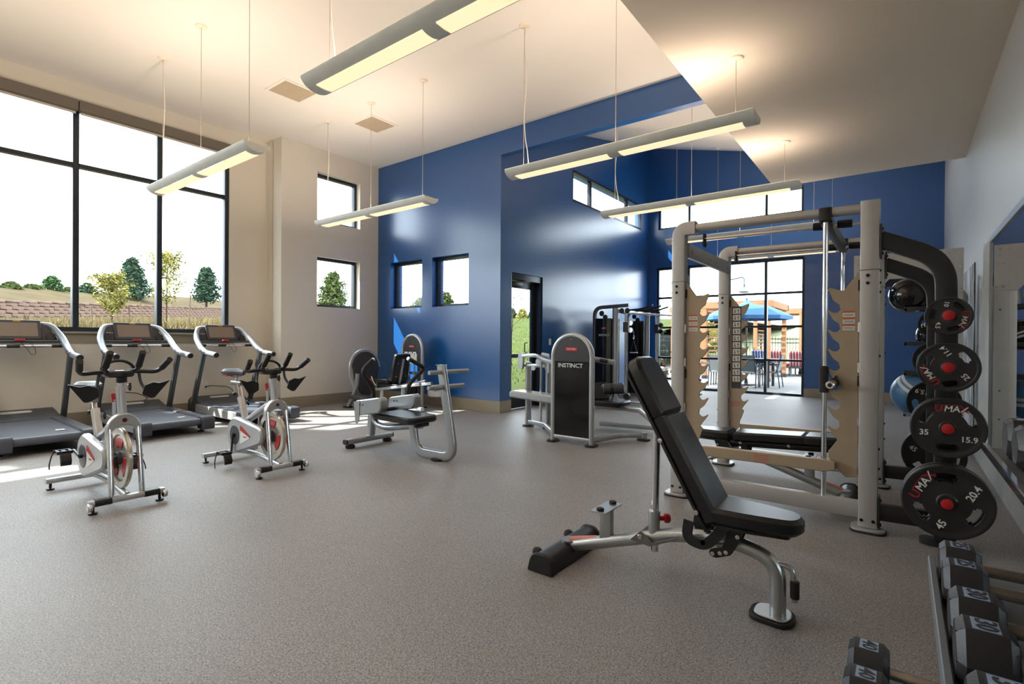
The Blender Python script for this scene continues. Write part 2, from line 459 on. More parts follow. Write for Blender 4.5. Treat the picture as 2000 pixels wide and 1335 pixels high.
# glass door in the blue wall
def door():
    r = struct_root('door_1'); x = XD-.16
    def B(a, b, c, d, w=.09): return MB().box(x-w/2, x+w/2, a, b, c, d, .004)
    MB().box(XD-.26, XD-.02, 7.17, 7.22, 0, 2.445, .004).build('frame_jamb', M_frame, r)
    MB().box(XD-.26, XD-.02, 8.11, 8.16, 0, 2.445, .004).build('frame_jamb', M_frame, r)
    MB().box(XD-.26, XD-.02, 7.22, 8.11, 2.33, 2.445, .004).build('frame_head', M_frame, r)
    B(7.225, 7.34, .01, 2.32, .05).build('stile', M_frame, r); B(7.99, 8.105, .01, 2.32, .05).build('stile', M_frame, r)
    B(7.34, 7.99, 2.20, 2.32, .05).build('top_rail', M_frame, r); B(7.34, 7.99, .01, .30, .05).build('bottom_rail', M_frame, r)
    MB().box(x-.003, x+.003, 7.34, 7.99, .3, 2.2).build('pane', M_glass, r)
    MB().box(x+.03, x+.08, 7.28, 8.06, .93, 1.0, .008).build('push_bar', mat('bronze bar', (84, 86, 86), .4, .5), r)
    MB().tube(fillet([(x-.03, 7.93, 1.02), (x-.09, 7.93, 1.02), (x-.09, 7.93, 1.2), (x-.03, 7.93, 1.2)], .03), .011).build('pull_handle', M_black, r)
    c = MB().box(x+.03, x+.09, 7.3, 7.62, 2.235, 2.30, .006).build('closer', M_black, r)
    MB().tube([(x+.06, 7.46, 2.31), (x+.15, 7.75, 2.325), (x+.08, 7.9, 2.335)], .009, 8).build('closer_arm', M_silver, r)
door()

# roof eave outside the window wall and bay
o = MB().box(-9.86, -9.03, -4.0, 7.6, 5.22, 5.38).build('roof_eave', M_beige); o['kind'] = 'structure'
# ---------------------------------------------------------------- shades, lights, vents, plates
M_shade = mat('grey shade fabric', (112, 104, 92), .6, var=.04, scale=30)
for i, (a, b) in enumerate(((-2.08, -1.02), (-1.0, 1.015), (1.03, 2.045), (2.055, 4.10))):
    t = thing('roller_shade', ['rolled up grey shade above the window wall, behind the camera end', 'rolled up grey shade second along the tall window wall',
              'rolled up grey shade box above the window pane over the treadmill beside the frame edge', 'long rolled up grey shade box above the two window panes next to the cream wall'][i],
              'roller shade', (XW+.05, (a+b)/2, 4.46), 0, 'roller shades over the big window')
    h = (b-a)/2
    MB().box(-.05, .045, -h, h, -.06, .085, .006).build('cassette', M_shade, t)
    MB().box(-.02, .0, -h+.02, h-.02, -.10, -.055, .003).build('hem_bar', mat('pale hem bar', (206, 200, 186), .45), t)
    MB().cyl((-.01, -h+.02, -.045), (-.01, h-.02, -.045), .03, 12).build('fabric_roll', M_shade, t)

M_lamp = mat('grey-green lamp metal', (240, 244, 240), .45, .0, var=.03)
M_diff = emis('lamp diffuser', (255, 218, 176), .95)
M_cable = mat('steel cable', (196, 186, 170), .4, .6)
M_canopy = mat('cream canopy', (240, 228, 208), .5)
def pendant(label, y, x0, x1, z, canz, cord_x, up=.8, dn=0.0):
    cx = (x0+x1)/2; L = (x1-x0)/2
    t = thing('linear_pendant_light', label, 'pendant light', (cx, y, z), 0, 'long linear pendant lights')
    n = 16; W = .135
    prof = [(W*sin(a), -.098*cos(a)) for a in [(-1.4+2.8*k/n) for k in range(n+1)]]
    prof = [(p[0]*1.0, p[1]+.034) for p in prof]
    inner = [(p[0]*.93, p[1]+.012) for p in prof]
    # trough: two halves either side of the diffusers
    slot = .060
    def strip(pa, pb, xa, xb):
        pa = [(a, b) for a, b in pa]; outl = pa+pb[::-1]
        return outl
    mb = MB(); outl = prof+inner[::-1]
    # body with two window slots cut near the bottom: built in x-sections
    xs = [(-L, -L+.10, False), (-L+.10, -.06, True), (-.06, .06, False), (.06, L-.10, True), (L-.10, L, False)]
    for xa, xb, cut in xs:
        if not cut: mb.slab(outl, 'x', xa, xb)
        else:
            for s in (-1, 1):
                pr_ = [p for p in prof if p[0]*s > slot-.001]; ir = [p for p in inner if p[0]*s > slot-.012]
                mb.slab(pr_+ir[::-1], 'x', xa, xb)
    mb.build('trough', M_lamp, t)
    for s in (-1, 1): MB().slab(prof, 'x', s*L-.004, s*L+.004).build('end_cap', M_lamp, t)
    for xa, xb in ((-L+.10, -.06), (.06, L-.10)):
        d = MB().box(xa, xb, -.064, .064, -.057, -.049).build('diffuser', M_diff, t)
    for k, ax in enumerate((-L+.17, 0, L-.17)):
        czl = canz[k]-z
        c = MB().tube([(ax, 0, -.03), (ax, 0, czl)], .0032, 6).build('cable', M_cable, t)
        MB().cyl((ax, 0, .0), (ax, 0, .05), .007, 8).build('gripper', M_chrome, c)
        MB().lathe([(.0, czl-.018), (.02, czl-.018), (.055, czl-.012), (.062, czl-.004), (.062, czl)], (ax, 0, 0), 'z', 20).build('canopy', M_canopy, c)
    if cord_x is not None:
        ax = -L+.17 if cord_x < 0 else L-.17; czl = canz[0 if cord_x < 0 else 2]-z
        pts = [(ax+.012+.015*sin(k*.9)+(.05*max(0, 1-k/3.0)), .01, .0+czl*k/14) for k in range(15)]
        MB().tube(pts, .0045, 6).build('power_cord', M_paper, t)
    # the tubes' uplight
    ld = bpy.data.lights.new('uplight', 'AREA'); ld.shape = 'RECTANGLE'; ld.size = 2*L-.3; ld.size_y = .12
    ld.energy = 42*LAMP*up; ld.color = (1.0, .82, .67)
    lo = bpy.data.objects.new('uplight', ld); COL.objects.link(lo); lo.parent = t; lo.location = (0, 0, .03); lo.rotation_euler = (pi, 0, 0)
    if dn <= 0: return t
    ld2 = bpy.data.lights.new('fill_downlight', 'AREA'); ld2.shape = 'RECTANGLE'; ld2.size = 2*L-.3; ld2.size_y = .12  # used only by the added fill pendants out of view
    ld2.energy = 46*LAMP*dn; ld2.color = (1.0, .95, .89)
    lo2 = bpy.data.objects.new('fill_downlight', ld2); COL.objects.link(lo2); lo2.parent = t; lo2.location = (0, 0, -.062)
    return t
C1 = (-3.60, -.99); C2 = (-7.70, -5.10)
pendant('long grey pendant light hanging over the open floor in front of the vents', 2.24, *C1, 3.20, (ZC, ZC, ZS), -1, 1.05)
pendant('long pendant light hung across the tall window, tilted away over the treadmills', 2.53, *C2, 3.16, (ZC, ZC, ZC), -1, 1.05)
pendant('pendant light hung in front of the two small square windows and blue corner', 4.89, *C2, 3.16, (ZC, ZC, ZC), -1, 1.05)
pendant('pendant light crossing in front of the blue header beam, under the orange lit soffit', 4.72, *C1, 3.16, (ZC, ZC, ZS), -1)
pendant('pendant light crossing the high strip window, just above the squat rack top', 7.05, *C1, 3.16, (zsl(-3.43, 7.05), zsl(-2.3, 7.05), ZS), -1)
pendant('pendant light seen between the top rails of the squat rack', 9.68, *C1, 3.16, (zsl(-3.4, 9.68), zsl(-2.3, 9.68), zsl(-1.16, 9.68)), None)
pendant('added fill pendant light over the picture-side end of the window, beyond the picture edge', .10, *C2, 3.16, (ZC, ZC, ZC), None, .9, 1.6)  # unseen pendant added to fill the foreground with light
pendant('added fill pendant light over the open floor behind the camera, beyond the picture edge', -.15, *C1, 3.16, (ZC, ZC, ZS), None, .6, .6)  # second unseen pendant, also added as foreground fill
pendant('farthest pendant light, right along the top of the patio window wall', 12.42, *C1, 3.16, (zsl(-3.4, 12.42), zsl(-2.3, 12.42), zsl(-1.15, 12.42)), None)

M_vent = mat('beige vent', (206, 192, 168), .5)
for i, (x, y) in enumerate(((-7.01, 3.98), (-6.985, 5.41))):
    t = thing('ceiling_vent', ['square slatted ceiling vent above the treadmills, beside the big pendant', 'square ceiling vent nearer the blue wall, above the small pendant'][i], 'vent', (x, y, ZC), 0, 'ceiling vents')
    MB().box(-.27, .27, -.27, -.235, -.012, 0).box(-.27, .27, .235, .27, -.012, 0).box(-.27, -.235, -.235, .235, -.012, 0).box(.235, .27, -.235, .235, -.012, 0).build('frame', M_ceil, t)
    MB().box(-.235, .235, -.235, .235, -.002, 0).build('backing', M_vent, t)
    sl = MB().box(-.004, .004, -.235, .235, -.010, -.002).build('slat', M_vent, t)
    sl.location.x = -.225
    for k in range(1, 16): again(sl, t, Matrix.Translation((-.225+.03*k, 0, 0)))

M_plate = mat('white wall plate', (232, 230, 224), .4)
def wallplate(name, label, loc, axis, sgn, outlet):
    t = thing(name, label, 'outlet' if outlet else 'switch', loc)
    def B(w, h, d0, d1):
        mb = MB()
        return mb.slab(rrect(w, h, .006), axis, min(sgn*d0, sgn*d1), max(sgn*d0, sgn*d1), .001)
    B(.075, .12, .0005, .007).build('plate', M_plate, t)
    if outlet:
        for s in (-1, 1):
            mb = B(.034, .03, .007, .0095)
            mb.xf(Matrix.Translation((0, 0, s*.03))); mb.build('socket', M_dgrey if s < 0 else M_plate, t)
    else: B(.02, .04, .007, .012).build('rocker', M_plate, t)
    return t
wallplate('wall_outlet', 'white wall outlet low on the cream wall between two treadmills', (XW, 3.73, .47), 'x', 1, True)
wallplate('wall_outlet', 'white wall outlet low on the cream wall behind the middle treadmill and spin bike', (XW, 2.55, .47), 'x', 1, True)
wallplate('light_switch', 'white light switch on the blue wall beside the glass door', (XD, 8.42, 1.22), 'x', 1, False)
wallplate('light_switch', 'pale switch plate on the white wall between the mirror and the blurry panel', (XR, 7.56, 1.14), 'x', -1, False)
# ---------------------------------------------------------------- treadmills
M_tread_l = mat('silver grey treadmill metal', (146, 152, 162), .36, .45, var=.03)
M_post_t = mat('grey treadmill post', (92, 97, 100), .3, .7, var=.04)
M_belt = mat('treadmill belt', (82, 88, 100), .42, var=.06, scale=30)
M_deck = mat('treadmill deck plastic', (66, 70, 80), .38, var=.05)
M_scr = mat('blank brown-grey screen', (128, 116, 104), .18, var=.02)
M_sidepan = mat('pale grey side panel', (176, 178, 178), .4, .3)
M_yellow = mat('yellow print', (214, 170, 40), .5)
def treadmill(yc, label):
    t = thing('treadmill', label, 'treadmill', (-8.2, yc, 0), 0, 'row of treadmills facing the window')
    belt = MB().slab(roundpoly([(-.62, .115), (.905, .105), (.905, .195), (-.62, .208)], [0, .044, .044, 0], 5), 'y', -.285, .285, .002).build('belt', M_belt, t)
    MB().box(.55, .64, .12, .2, .2015, .2035).build('warning_label', M_paper, belt)
    for s in (-1, 1):
        mb = MB().slab([(-.6, .09), (.8, .085), (.8, .205), (-.6, .222)], 'y', min(s*.287, s*.425), max(s*.287, s*.425), .008)
        mb.build('side_rail', M_sidepan if s < 0 else M_deck, t)
        f = MB().slab([(-.58, .2195), (.79, .2035), (.79, .211), (-.58, .227)], 'y', min(s*.30, s*.415), max(s*.30, s*.415), .002)
        f = f.build('foot_strip', M_deck, t)
        MB().slab(roundpoly([(.775, .055), (.95, .055), (.955, .19), (.93, .222), (.775, .224)], [.01, .02, .03, .02, 0]), 'y', min(s*.283, s*.432), max(s*.283, s*.432), .008).build('end_cap', M_deck, t)
        mb = MB().lathe([(.04, 0), (.042, .012), (.012, .02), (.012, .09)], (.70, s*.36, 0), 'z', 14); mb.build('foot', M_black, t)
        MB().lathe([(.04, 0), (.042, .012), (.012, .02), (.012, .09)], (-.7, s*.36, 0), 'z', 14).build('foot', M_black, t)
        # upright
        sec = rrect(.055, .105, .024, 3)
        MB().sweep([(-.68, s*.44, .07), (-.62, s*.44, .22), (-.25, s*.432, 1.06)], sec, up=(1, 0, .3)).build('upright', M_post_t, t)
        # handle arm: from the console round to the grip
        pts = fillet([(-.80, s*.20, 1.42), (-.74, s*.33, 1.415), (-.60, s*.415, 1.26), (-.38, s*.432, 1.10), (-.20, s*.432, 1.03), (.16, s*.432, 1.00)], [.1, .16, .2, .12], 6)
        rr = [.028+.012*min(1, i/(len(pts)*.4)) for i in range(len(pts))]
        a = MB().tube(pts, rr, 12).build('handrail', M_tread_l, t)
        MB().tube([(-.30, s*.432, 1.067), (-.22, s*.432, 1.037), (-.13, s*.432, 1.024)], .0415, 12).build('rubber_sleeve', M_dgrey, a)
        MB().cyl((.155, s*.432, 1.0), (.175, s*.432, .999), .036, 12, .004).build('end_plug', M_black, a)
    # motor hood
    h = MB().slab(roundpoly([(-.95, .06), (-.50, .06), (-.50, .215), (-.62, .262), (-.86, .325), (-.95, .27)], [.02, 0, .01, .06, .08, .05], 4), 'y', -.40, .40, .03).build('motor_hood', M_dgrey, t)
    hb = MB().slab(roundpoly([(-.0, -.15), (.0, .15)], 0) if 0 else rrect(.075, .30, .034, 4), 'z', 0, .003)
    n = Vector((.254, 0, .967)); hb.xf(Matrix.Translation((-.735, 0, .2925)) @ Matrix.Rotation(radians(14.5), 4, 'Y')).build('badge', mat('pale badge', (206, 208, 206), .4, .2), h)
    # console, tilted back
    K = Matrix.Translation((-.70, 0, 1.335)) @ Matrix.Rotation(radians(-24), 4, 'Y')
    back = MB().slab(roundpoly([(-.40, -.13), (.40, -.13), (.30, .08), (.22, .125), (-.22, .125), (-.30, .08)], [.02, .02, .06, .02, .02, .06]), 'x', -.035, -.005, .006)
    c = back.xf(K).build('console', M_dgrey, t)
    MB().slab(rrect(.46, .27, .02, 3), 'x', -.01, .028, .006).xf(K).build('display_bezel', M_dgrey, c)
    MB().slab(rrect(.385, .19, .006, 2, 0, .0), 'x', .028, .030).xf(K).build('screen', M_scr, c)
    MB().slab(rrect(.07, .012, .005, 2, 0, .116), 'x', .028, .031).xf(K).build('logo', M_yellow, c)
    for s in (-1, 1):
        MB().lathe([(.0, -.012), (.036, -.012), (.042, .0), (.05, .0), (.05, .012)], (.005, s*.315, -.085), 'x', 16).xf(K).build('cup_ring', M_black, c)
    for s in (-1,):
        for k in range(3): MB().box(-.005, -.001, s*.30-.012+k*.028, s*.30+.004+k*.028, -.02, -.012).xf(K).build('small_mark', M_whitep, c)
    mb = MB().slab(rrect(.07, .032, .012, 3, -.60, 1.195), 'y', -.41, .41, .004); mb.build('crossbar', M_deck, t)
    g = MB().cyl((-.52, -.42, 1.135), (-.52, .42, 1.135), .018, 12).build('grip_bar', M_chrome, t)
    for y0, y1 in ((-.12, .0), (-.41, -.30), (.30, .41)): MB().cyl((-.52, y0, 1.135), (-.52, y1, 1.135), .0205, 12).build('grip_sleeve', M_black, g)
    MB().slab(roundpoly([(-.555, -.05), (-.50, -.05), (-.50, .05), (-.555, .05)], .015), 'z', 1.20, 1.225, .006).build('stop_button', M_red, t)
    MB().tube(fillet([(-.50, .0, 1.19), (-.47, .05, 1.12), (-.46, .1, 1.02), (-.46, .14, 1.04), (-.47, .13, 1.12), (-.5, .09, 1.18)], .04), .003, 6).build('safety_cord', M_black, t)
    return t
treadmill(1.39, 'dark treadmill at the picture edge with a shaded post and an unlit belt')
treadmill(2.62, 'treadmill behind the first spin bike, second along the window')
treadmill(3.83, 'sunlit treadmill behind the second spin bike, beside the cream bay wall')
def cord(label, pts, r=.006):
    o = MB().tube(fillet(pts, .12, 5), r, 6).build('power_cord', M_black); tag(o, label, 'cord', 'treadmill power cords'); return o
cord('black power cord drooping from the outlet to the sunlit treadmill hood', [(XW+.012, 3.73, .45), (-9.17, 3.80, .46), (-9.1, 4.05, .43), (-9.03, 4.12, .33), (-9.0, 4.05, .325)])
cord('black power cord drooping from the outlet to the middle treadmill hood', [(XW+.012, 2.55, .45), (-9.17, 2.6, .44), (-9.1, 2.75, .42), (-9.03, 2.86, .34), (-9.0, 2.8, .325)])

# ---------------------------------------------------------------- spin bikes
M_bike = mat('silver bike frame', (192, 195, 198), .3, .55, var=.03)
M_bikel = mat('light grey bike guard', (178, 182, 186), .35, .35, var=.03)
M_fly = mat('flywheel metal', (196, 190, 178), .28, .85, var=.05)
M_saddle = mat('grey-black saddle', (58, 62, 72), .45, var=.06)
def spin_bike(yc, label, crank_deg, bar_dz, saddle_dz):
    t = thing('spin_bike', label, 'exercise bike', (-5.05, yc, 0), 0, 'spin bikes')
    for nm, x, hw in (('front_foot_bar', .50, .235), ('rear_foot_bar', -.50, .27)):
        b = MB().sweep([(x, -hw, .075), (x, hw, .075)], rrect(.06, .042, .012, 2)).build(nm, M_bike, t)
        for s in (-1, 1):
            MB().lathe([(.026, 0), (.03, .012), (.01, .018), (.01, .055)], (x, s*(hw-.03), 0), 'z', 12).build('levelling_foot', M_black, b)
            if x > 0:
                MB().sweep([(x, s*.10, .075), (x, s*.20, .075)], rrect(.066, .048, .014, 2)).build('sleeve', M_black, b)
                MB().lathe([(.0, -.014), (.026, -.014), (.03, -.006), (.03, .006), (.026, .014), (0, .014)], (x+.03, s*(hw-.005), .055), 'y', 16).build('transport_wheel', M_chrome, b)
    for s in (-1, 1):
        MB().tube([(.415, s*.088, .575), (.49, s*.094, .09)], .019, 10).build('fork_leg', M_chrome if s else M_bike, t)
    # crown plate over the flywheel
    arch = [(.108*cos(a), .56+.125*sin(a)) for a in [pi*k/14 for k in range(15)]]
    arch = [(.108, .50)]+arch+[(-.108, .50), (-.085, .495)]+[(.082*cos(a), .535+.062*sin(a)) for a in [pi-pi*k/8 for k in range(9)]]+[(.085, .495)]
    cr = MB().slab(arch, 'x', .375, .432, .006).build('fork_crown', M_bike, t)
    MB().lathe([(.0, .432), (.016, .432), (.016, .435), (.0, .435)], (0, 0, .635), 'x', 16).build('badge', mat('dark red badge', (96, 26, 30), .4), cr)
    # main beams
    MB().sweep([(.39, 0, .60), (.335, 0, .88)], rrect(.058, .052, .012, 2), up=(0, 1, 0)).build('head_tube', M_bikel, t)
    p = MB().sweep([(.338, 0, .87), (.322, 0, .955)], rrect(.042, .04, .008, 2), up=(0, 1, 0)).build('handlebar_post', M_chrome, t)
    def star(nm, c, axis, par):
        pl = []
        for k in range(10):
            a = 2*pi*k/10; r = .032 if k % 2 == 0 else .017; pl.append((r*cos(a), r*sin(a)))
        MB().slab(pl, axis, -.009, .009, .004).xf(Matrix.Translation(c)).build(nm, M_black, par)
    star('adjusting_knob', (.345, .055, .875), 'y', t)
    MB().cyl((.30, -.03, .76), (.29, -.035, .83), .014, 10, .004).build('brake_lever', M_red, t)
    MB().cyl((.31, -.03, .62), (.30, -.03, .78), .012, 10).build('brake_tube', M_bike, t)
    MB().sweep(fillet([(.37, 0, .66), (.05, 0, .52), (-.14, 0, .43)], .2), rrect(.05, .075, .02, 3), up=(0, 1, 0)).build('main_beam', M_bike, t)
    MB().sweep([(-.17, 0, .42), (-.29, 0, .655)], rrect(.05, .06, .014, 3), up=(0, 1, 0)).build('seat_tube', M_bike, t)
    q = MB().sweep([(-.275, 0, .62), (-.335, 0, .79)], rrect(.036, .04, .008, 2), up=(0, 1, 0)).build('seat_post', M_chrome, t)
    star('adjusting_knob', (-.235, .05, .60), 'y', t)
    sl = MB().sweep([(-.47, 0, .79), (-.27, 0, .79)], rrect(.042, .036, .008, 2), up=(0, 1, 0)).build('saddle_slider', M_chrome, t)
    MB().cyl((-.42, 0, .775), (-.42, 0, .69), .008, 8).build('slider_lever', M_chrome, sl)
    MB().lathe([(.0, .665), (.026, .665), (.022, .69), (.0, .70)], (-.42, 0, 0), 'z', 12).build('lever_knob', M_black, sl)
    MB().cyl((-.38, 0, .80), (-.38, 0, .875), .014, 10).build('saddle_stem', M_chrome, t)
    # saddle: nose forward
    out = [(-.55, .0), (-.545, .07), (-.50, .098), (-.43, .085), (-.36, .045), (-.26, .025), (-.215, .015)]
    pl = [(x, y) for x, y in out]+[(x, -y) for x, y in out[::-1] if y > 0]
    sd = MB().slab(pl, 'z', .872, .935, .022, .022).build('saddle', M_saddle, t)
    MB().slab([(-.552, -.06), (-.50, -.085), (-.43, -.07), (-.43, .07), (-.50, .085), (-.552, .06)], 'z', .862, .892, .01).build('saddle_pad', M_red, sd)
    MB().tube([(-.47, .025, .865), (-.38, .025, .852), (-.28, .012, .868)], .005, 6).tube([(-.47, -.025, .865), (-.38, -.025, .852), (-.28, -.012, .868)], .005, 6).build('saddle_rails', M_chrome, sd)
    # lower spine
    MB().tube(fillet([(-.49, 0, .085), (-.25, 0, .12), (.05, 0, .13), (.49, 0, .085)], .15), .024, 10).build('lower_spine', M_bike, t)
    MB().sweep([(-.28, 0, .12), (-.20, 0, .40)], rrect(.04, .05, .01, 2), up=(0, 1, 0)).build('rear_strut', M_bike, t)
    # chain guard (near side)
    def teardrop(cx, cz, R, tx, tz, r, n=12):
        d = atan2(tz-cz, tx-cx); L = sqrt((tx-cx)**2+(tz-cz)**2); b = math.acos((R-r)/L)
        return [(cx+R*cos(d+b+(2*pi-2*b)*k/n), cz+R*sin(d+b+(2*pi-2*b)*k/n)) for k in range(n+1)]+[(tx+r*cos(d-b+2*b*k/6), tz+r*sin(d-b+2*b*k/6)) for k in range(7)]
    gd = MB().slab(teardrop(-.185, .30, .175, .25, .335, .085), 'y', -.105, -.045, .016).build('chain_guard', M_bikel, t)
    MB().lathe([(.0, -.109), (.092, -.109), (.098, -.104), (.0, -.104)], (-.185, 0, .30), 'y', 22).build('guard_ring', M_dgrey, gd)
    MB().slab(roundpoly([(-.07, .22), (.12, .30), (-.055, .385)], .02), 'y', -.108, -.104).build('guard_decal', M_whitep, gd)
    MB().slab(roundpoly([(-.075, .36), (.12, .305), (.13, .32), (-.06, .405)], .008), 'y', -.1085, -.104).build('red_stripe', M_redp, gd)
    MB().box(-.005, .06, -.1095, -.107, .297, .306).build('lettering_strip', M_dgrey, gd)
    # flywheel
    fw = MB().lathe([(.05, .018), (.165, .018), (.178, .030), (.222, .030), (.228, .024), (.228, .006), (.222, 0), (.178, 0), (.165, .012), (.05, .012)], (.335, -.012, .34), 'y', 40).build('flywheel', M_fly, t)
    for k in range(3):
        a0 = radians(60+k*120); pl = [(.335+.155*cos(a0+i*.17), .34+.155*sin(a0+i*.17)) for i in range(8)]+[(.335+.085*cos(a0+i*.17), .34+.085*sin(a0+i*.17)) for i in range(7, -1, -1)]
        MB().slab(pl, 'y', -.006, .024, .002).build('red_insert', M_red, fw)
    MB().lathe([(.0, -.03), (.045, -.03), (.05, -.02), (.05, .05), (.045, .055), (0, .055)], (.335, 0, .34), 'y', 20).build('hub', M_dgrey, fw)
    MB().box(.29, .37, -.055, -.02, .27, .36, .008).build('brake_caliper', M_dgrey, t)
    # cranks and pedals
    a = radians(crank_deg)
    MB().cyl((-.185, -.13, .30), (-.185, .10, .30), .018, 12).build('crank_axle', M_black, t)
    for s, aa in ((-1, a), (1, a+pi)):
        ex, ez = -.185+.17*cos(aa), .30+.17*sin(aa); y = s*.125
        ca = MB().sweep([(-.185, y, .30), (ex, y, ez)], rrect(.026, .016, .006, 2), up=(0, 1, 0)).build('crank_arm', M_black if s < 0 else M_chrome, t)
        pb = MB()
        pb.box(ex-.05, ex+.05, y+s*.02-.006 if s > 0 else y-.03, y+.03 if s > 0 else y-.02+.006, ez-.011, ez+.011)
        for xx in (-.05, .05): pb.box(ex+xx-.006, ex+xx+.006, min(y+s*.02, y+s*.115), max(y+s*.02, y+s*.115), ez-.012, ez+.012)
        pb.box(ex-.05, ex+.05, min(y+s*.095, y+s*.11), max(y+s*.095, y+s*.11), ez-.012, ez+.012)
        pb.box(ex-.05, ex+.05, min(y+s*.05, y+s*.075), max(y+s*.05, y+s*.075), ez-.008, ez+.008)
        pd = pb.build('pedal', M_black, t)
        MB().slab(roundpoly([(ex+.05, ez+.0), (ex+.075, ez-.01), (ex+.10, ez-.06), (ex+.09, ez-.10), (ex+.075, ez-.10), (ex+.08, ez-.06), (ex+.05, ez-.02)], .008), 'y', min(y+s*.03, y+s*.10), max(y+s*.03, y+s*.10), .004).build('toe_cage', M_black, pd)
        MB().tube(fillet([(ex-.04, y+s*.115, ez), (ex-.03, y+s*.135, ez-.04), (ex-.01, y+s*.15, ez-.10), (ex, y+s*.15, ez-.13)], .03), .005, 6).build('strap', M_black, pd)
    for o in list(t.children):
        if o.name.split('.')[0] in ('saddle', 'saddle_stem', 'saddle_slider', 'seat_post', 'slider_lever', 'lever_knob'): o.location.z += saddle_dz
    # handlebar
    hb = MB()
    for s in (-1, 1):
        hb.tube(fillet([(.31, s*.03, .955), (.31, s*.14, .955), (.33, s*.245, .945), (.48, s*.278, 1.045)], [.05, .05], 5), .0165, 10)
        hb.tube(fillet([(.29, s*.06, .955), (.35, s*.105, .965), (.47, s*.10, 1.10)], .04, 5), .0165, 10)
    hb.tube([(.285, .105*cos(pi*k/12), .955+.085*sin(pi*k/12)) for k in range(13)], .012, 8)
    h = hb.build('handlebar', M_black, t)
    for s in (-1, 1):
        MB().tube([(.385, s*.2565, .980), (.485, s*.278, 1.048)], .0225, 10).build('grip', M_rubber, h)
        MB().tube([(.378, s*.1035, .998), (.475, s*.10, 1.106)], .0225, 10).build('grip', M_rubber, h)
        # bottle cradle
        br = MB().tube(fillet([(.31, s*.125, .945), (.31, s*.135, .87), (.35, s*.15, .82)], .03), .011, 8).build('cradle_bracket', M_dgrey, h)
        cl = [(-.085, -.05), (-.03, -.085), (.0, -.085), (.10, .06), (.03, .035), (-.02, .045), (-.075, .02)]
        pb = MB().slab(roundpoly([(p[0]*s, p[1]) for p in cl], .01), 'x', -.006, .006, .002)
        pb.xf(Matrix.Translation((.36, s*.22, .825)) @ Matrix.Rotation(radians(14), 4, 'Y')).build('bottle_cradle', M_black, h)
    MB().slab(roundpoly([(.25, -.10), (.36, -.085), (.38, 0), (.36, .085), (.25, .10)], .03), 'z', .915, .965, .012).build('console_block', M_black, h)
    MB().slab([(-.03, .875), (.035, .875), (.035, .92), (-.03, .92)], 'x', .33, .37, .008).build('clamp', M_black, h)
    h.location.z += bar_dz
    return t
spin_bike(1.31, 'silver spin bike nearest the picture edge, its pedals held level', 172, .035, -.06)
spin_bike(2.49, 'silver spin bike beside the sunlit treadmill, one pedal hanging at the bottom', -98, 0.0, 0.0)
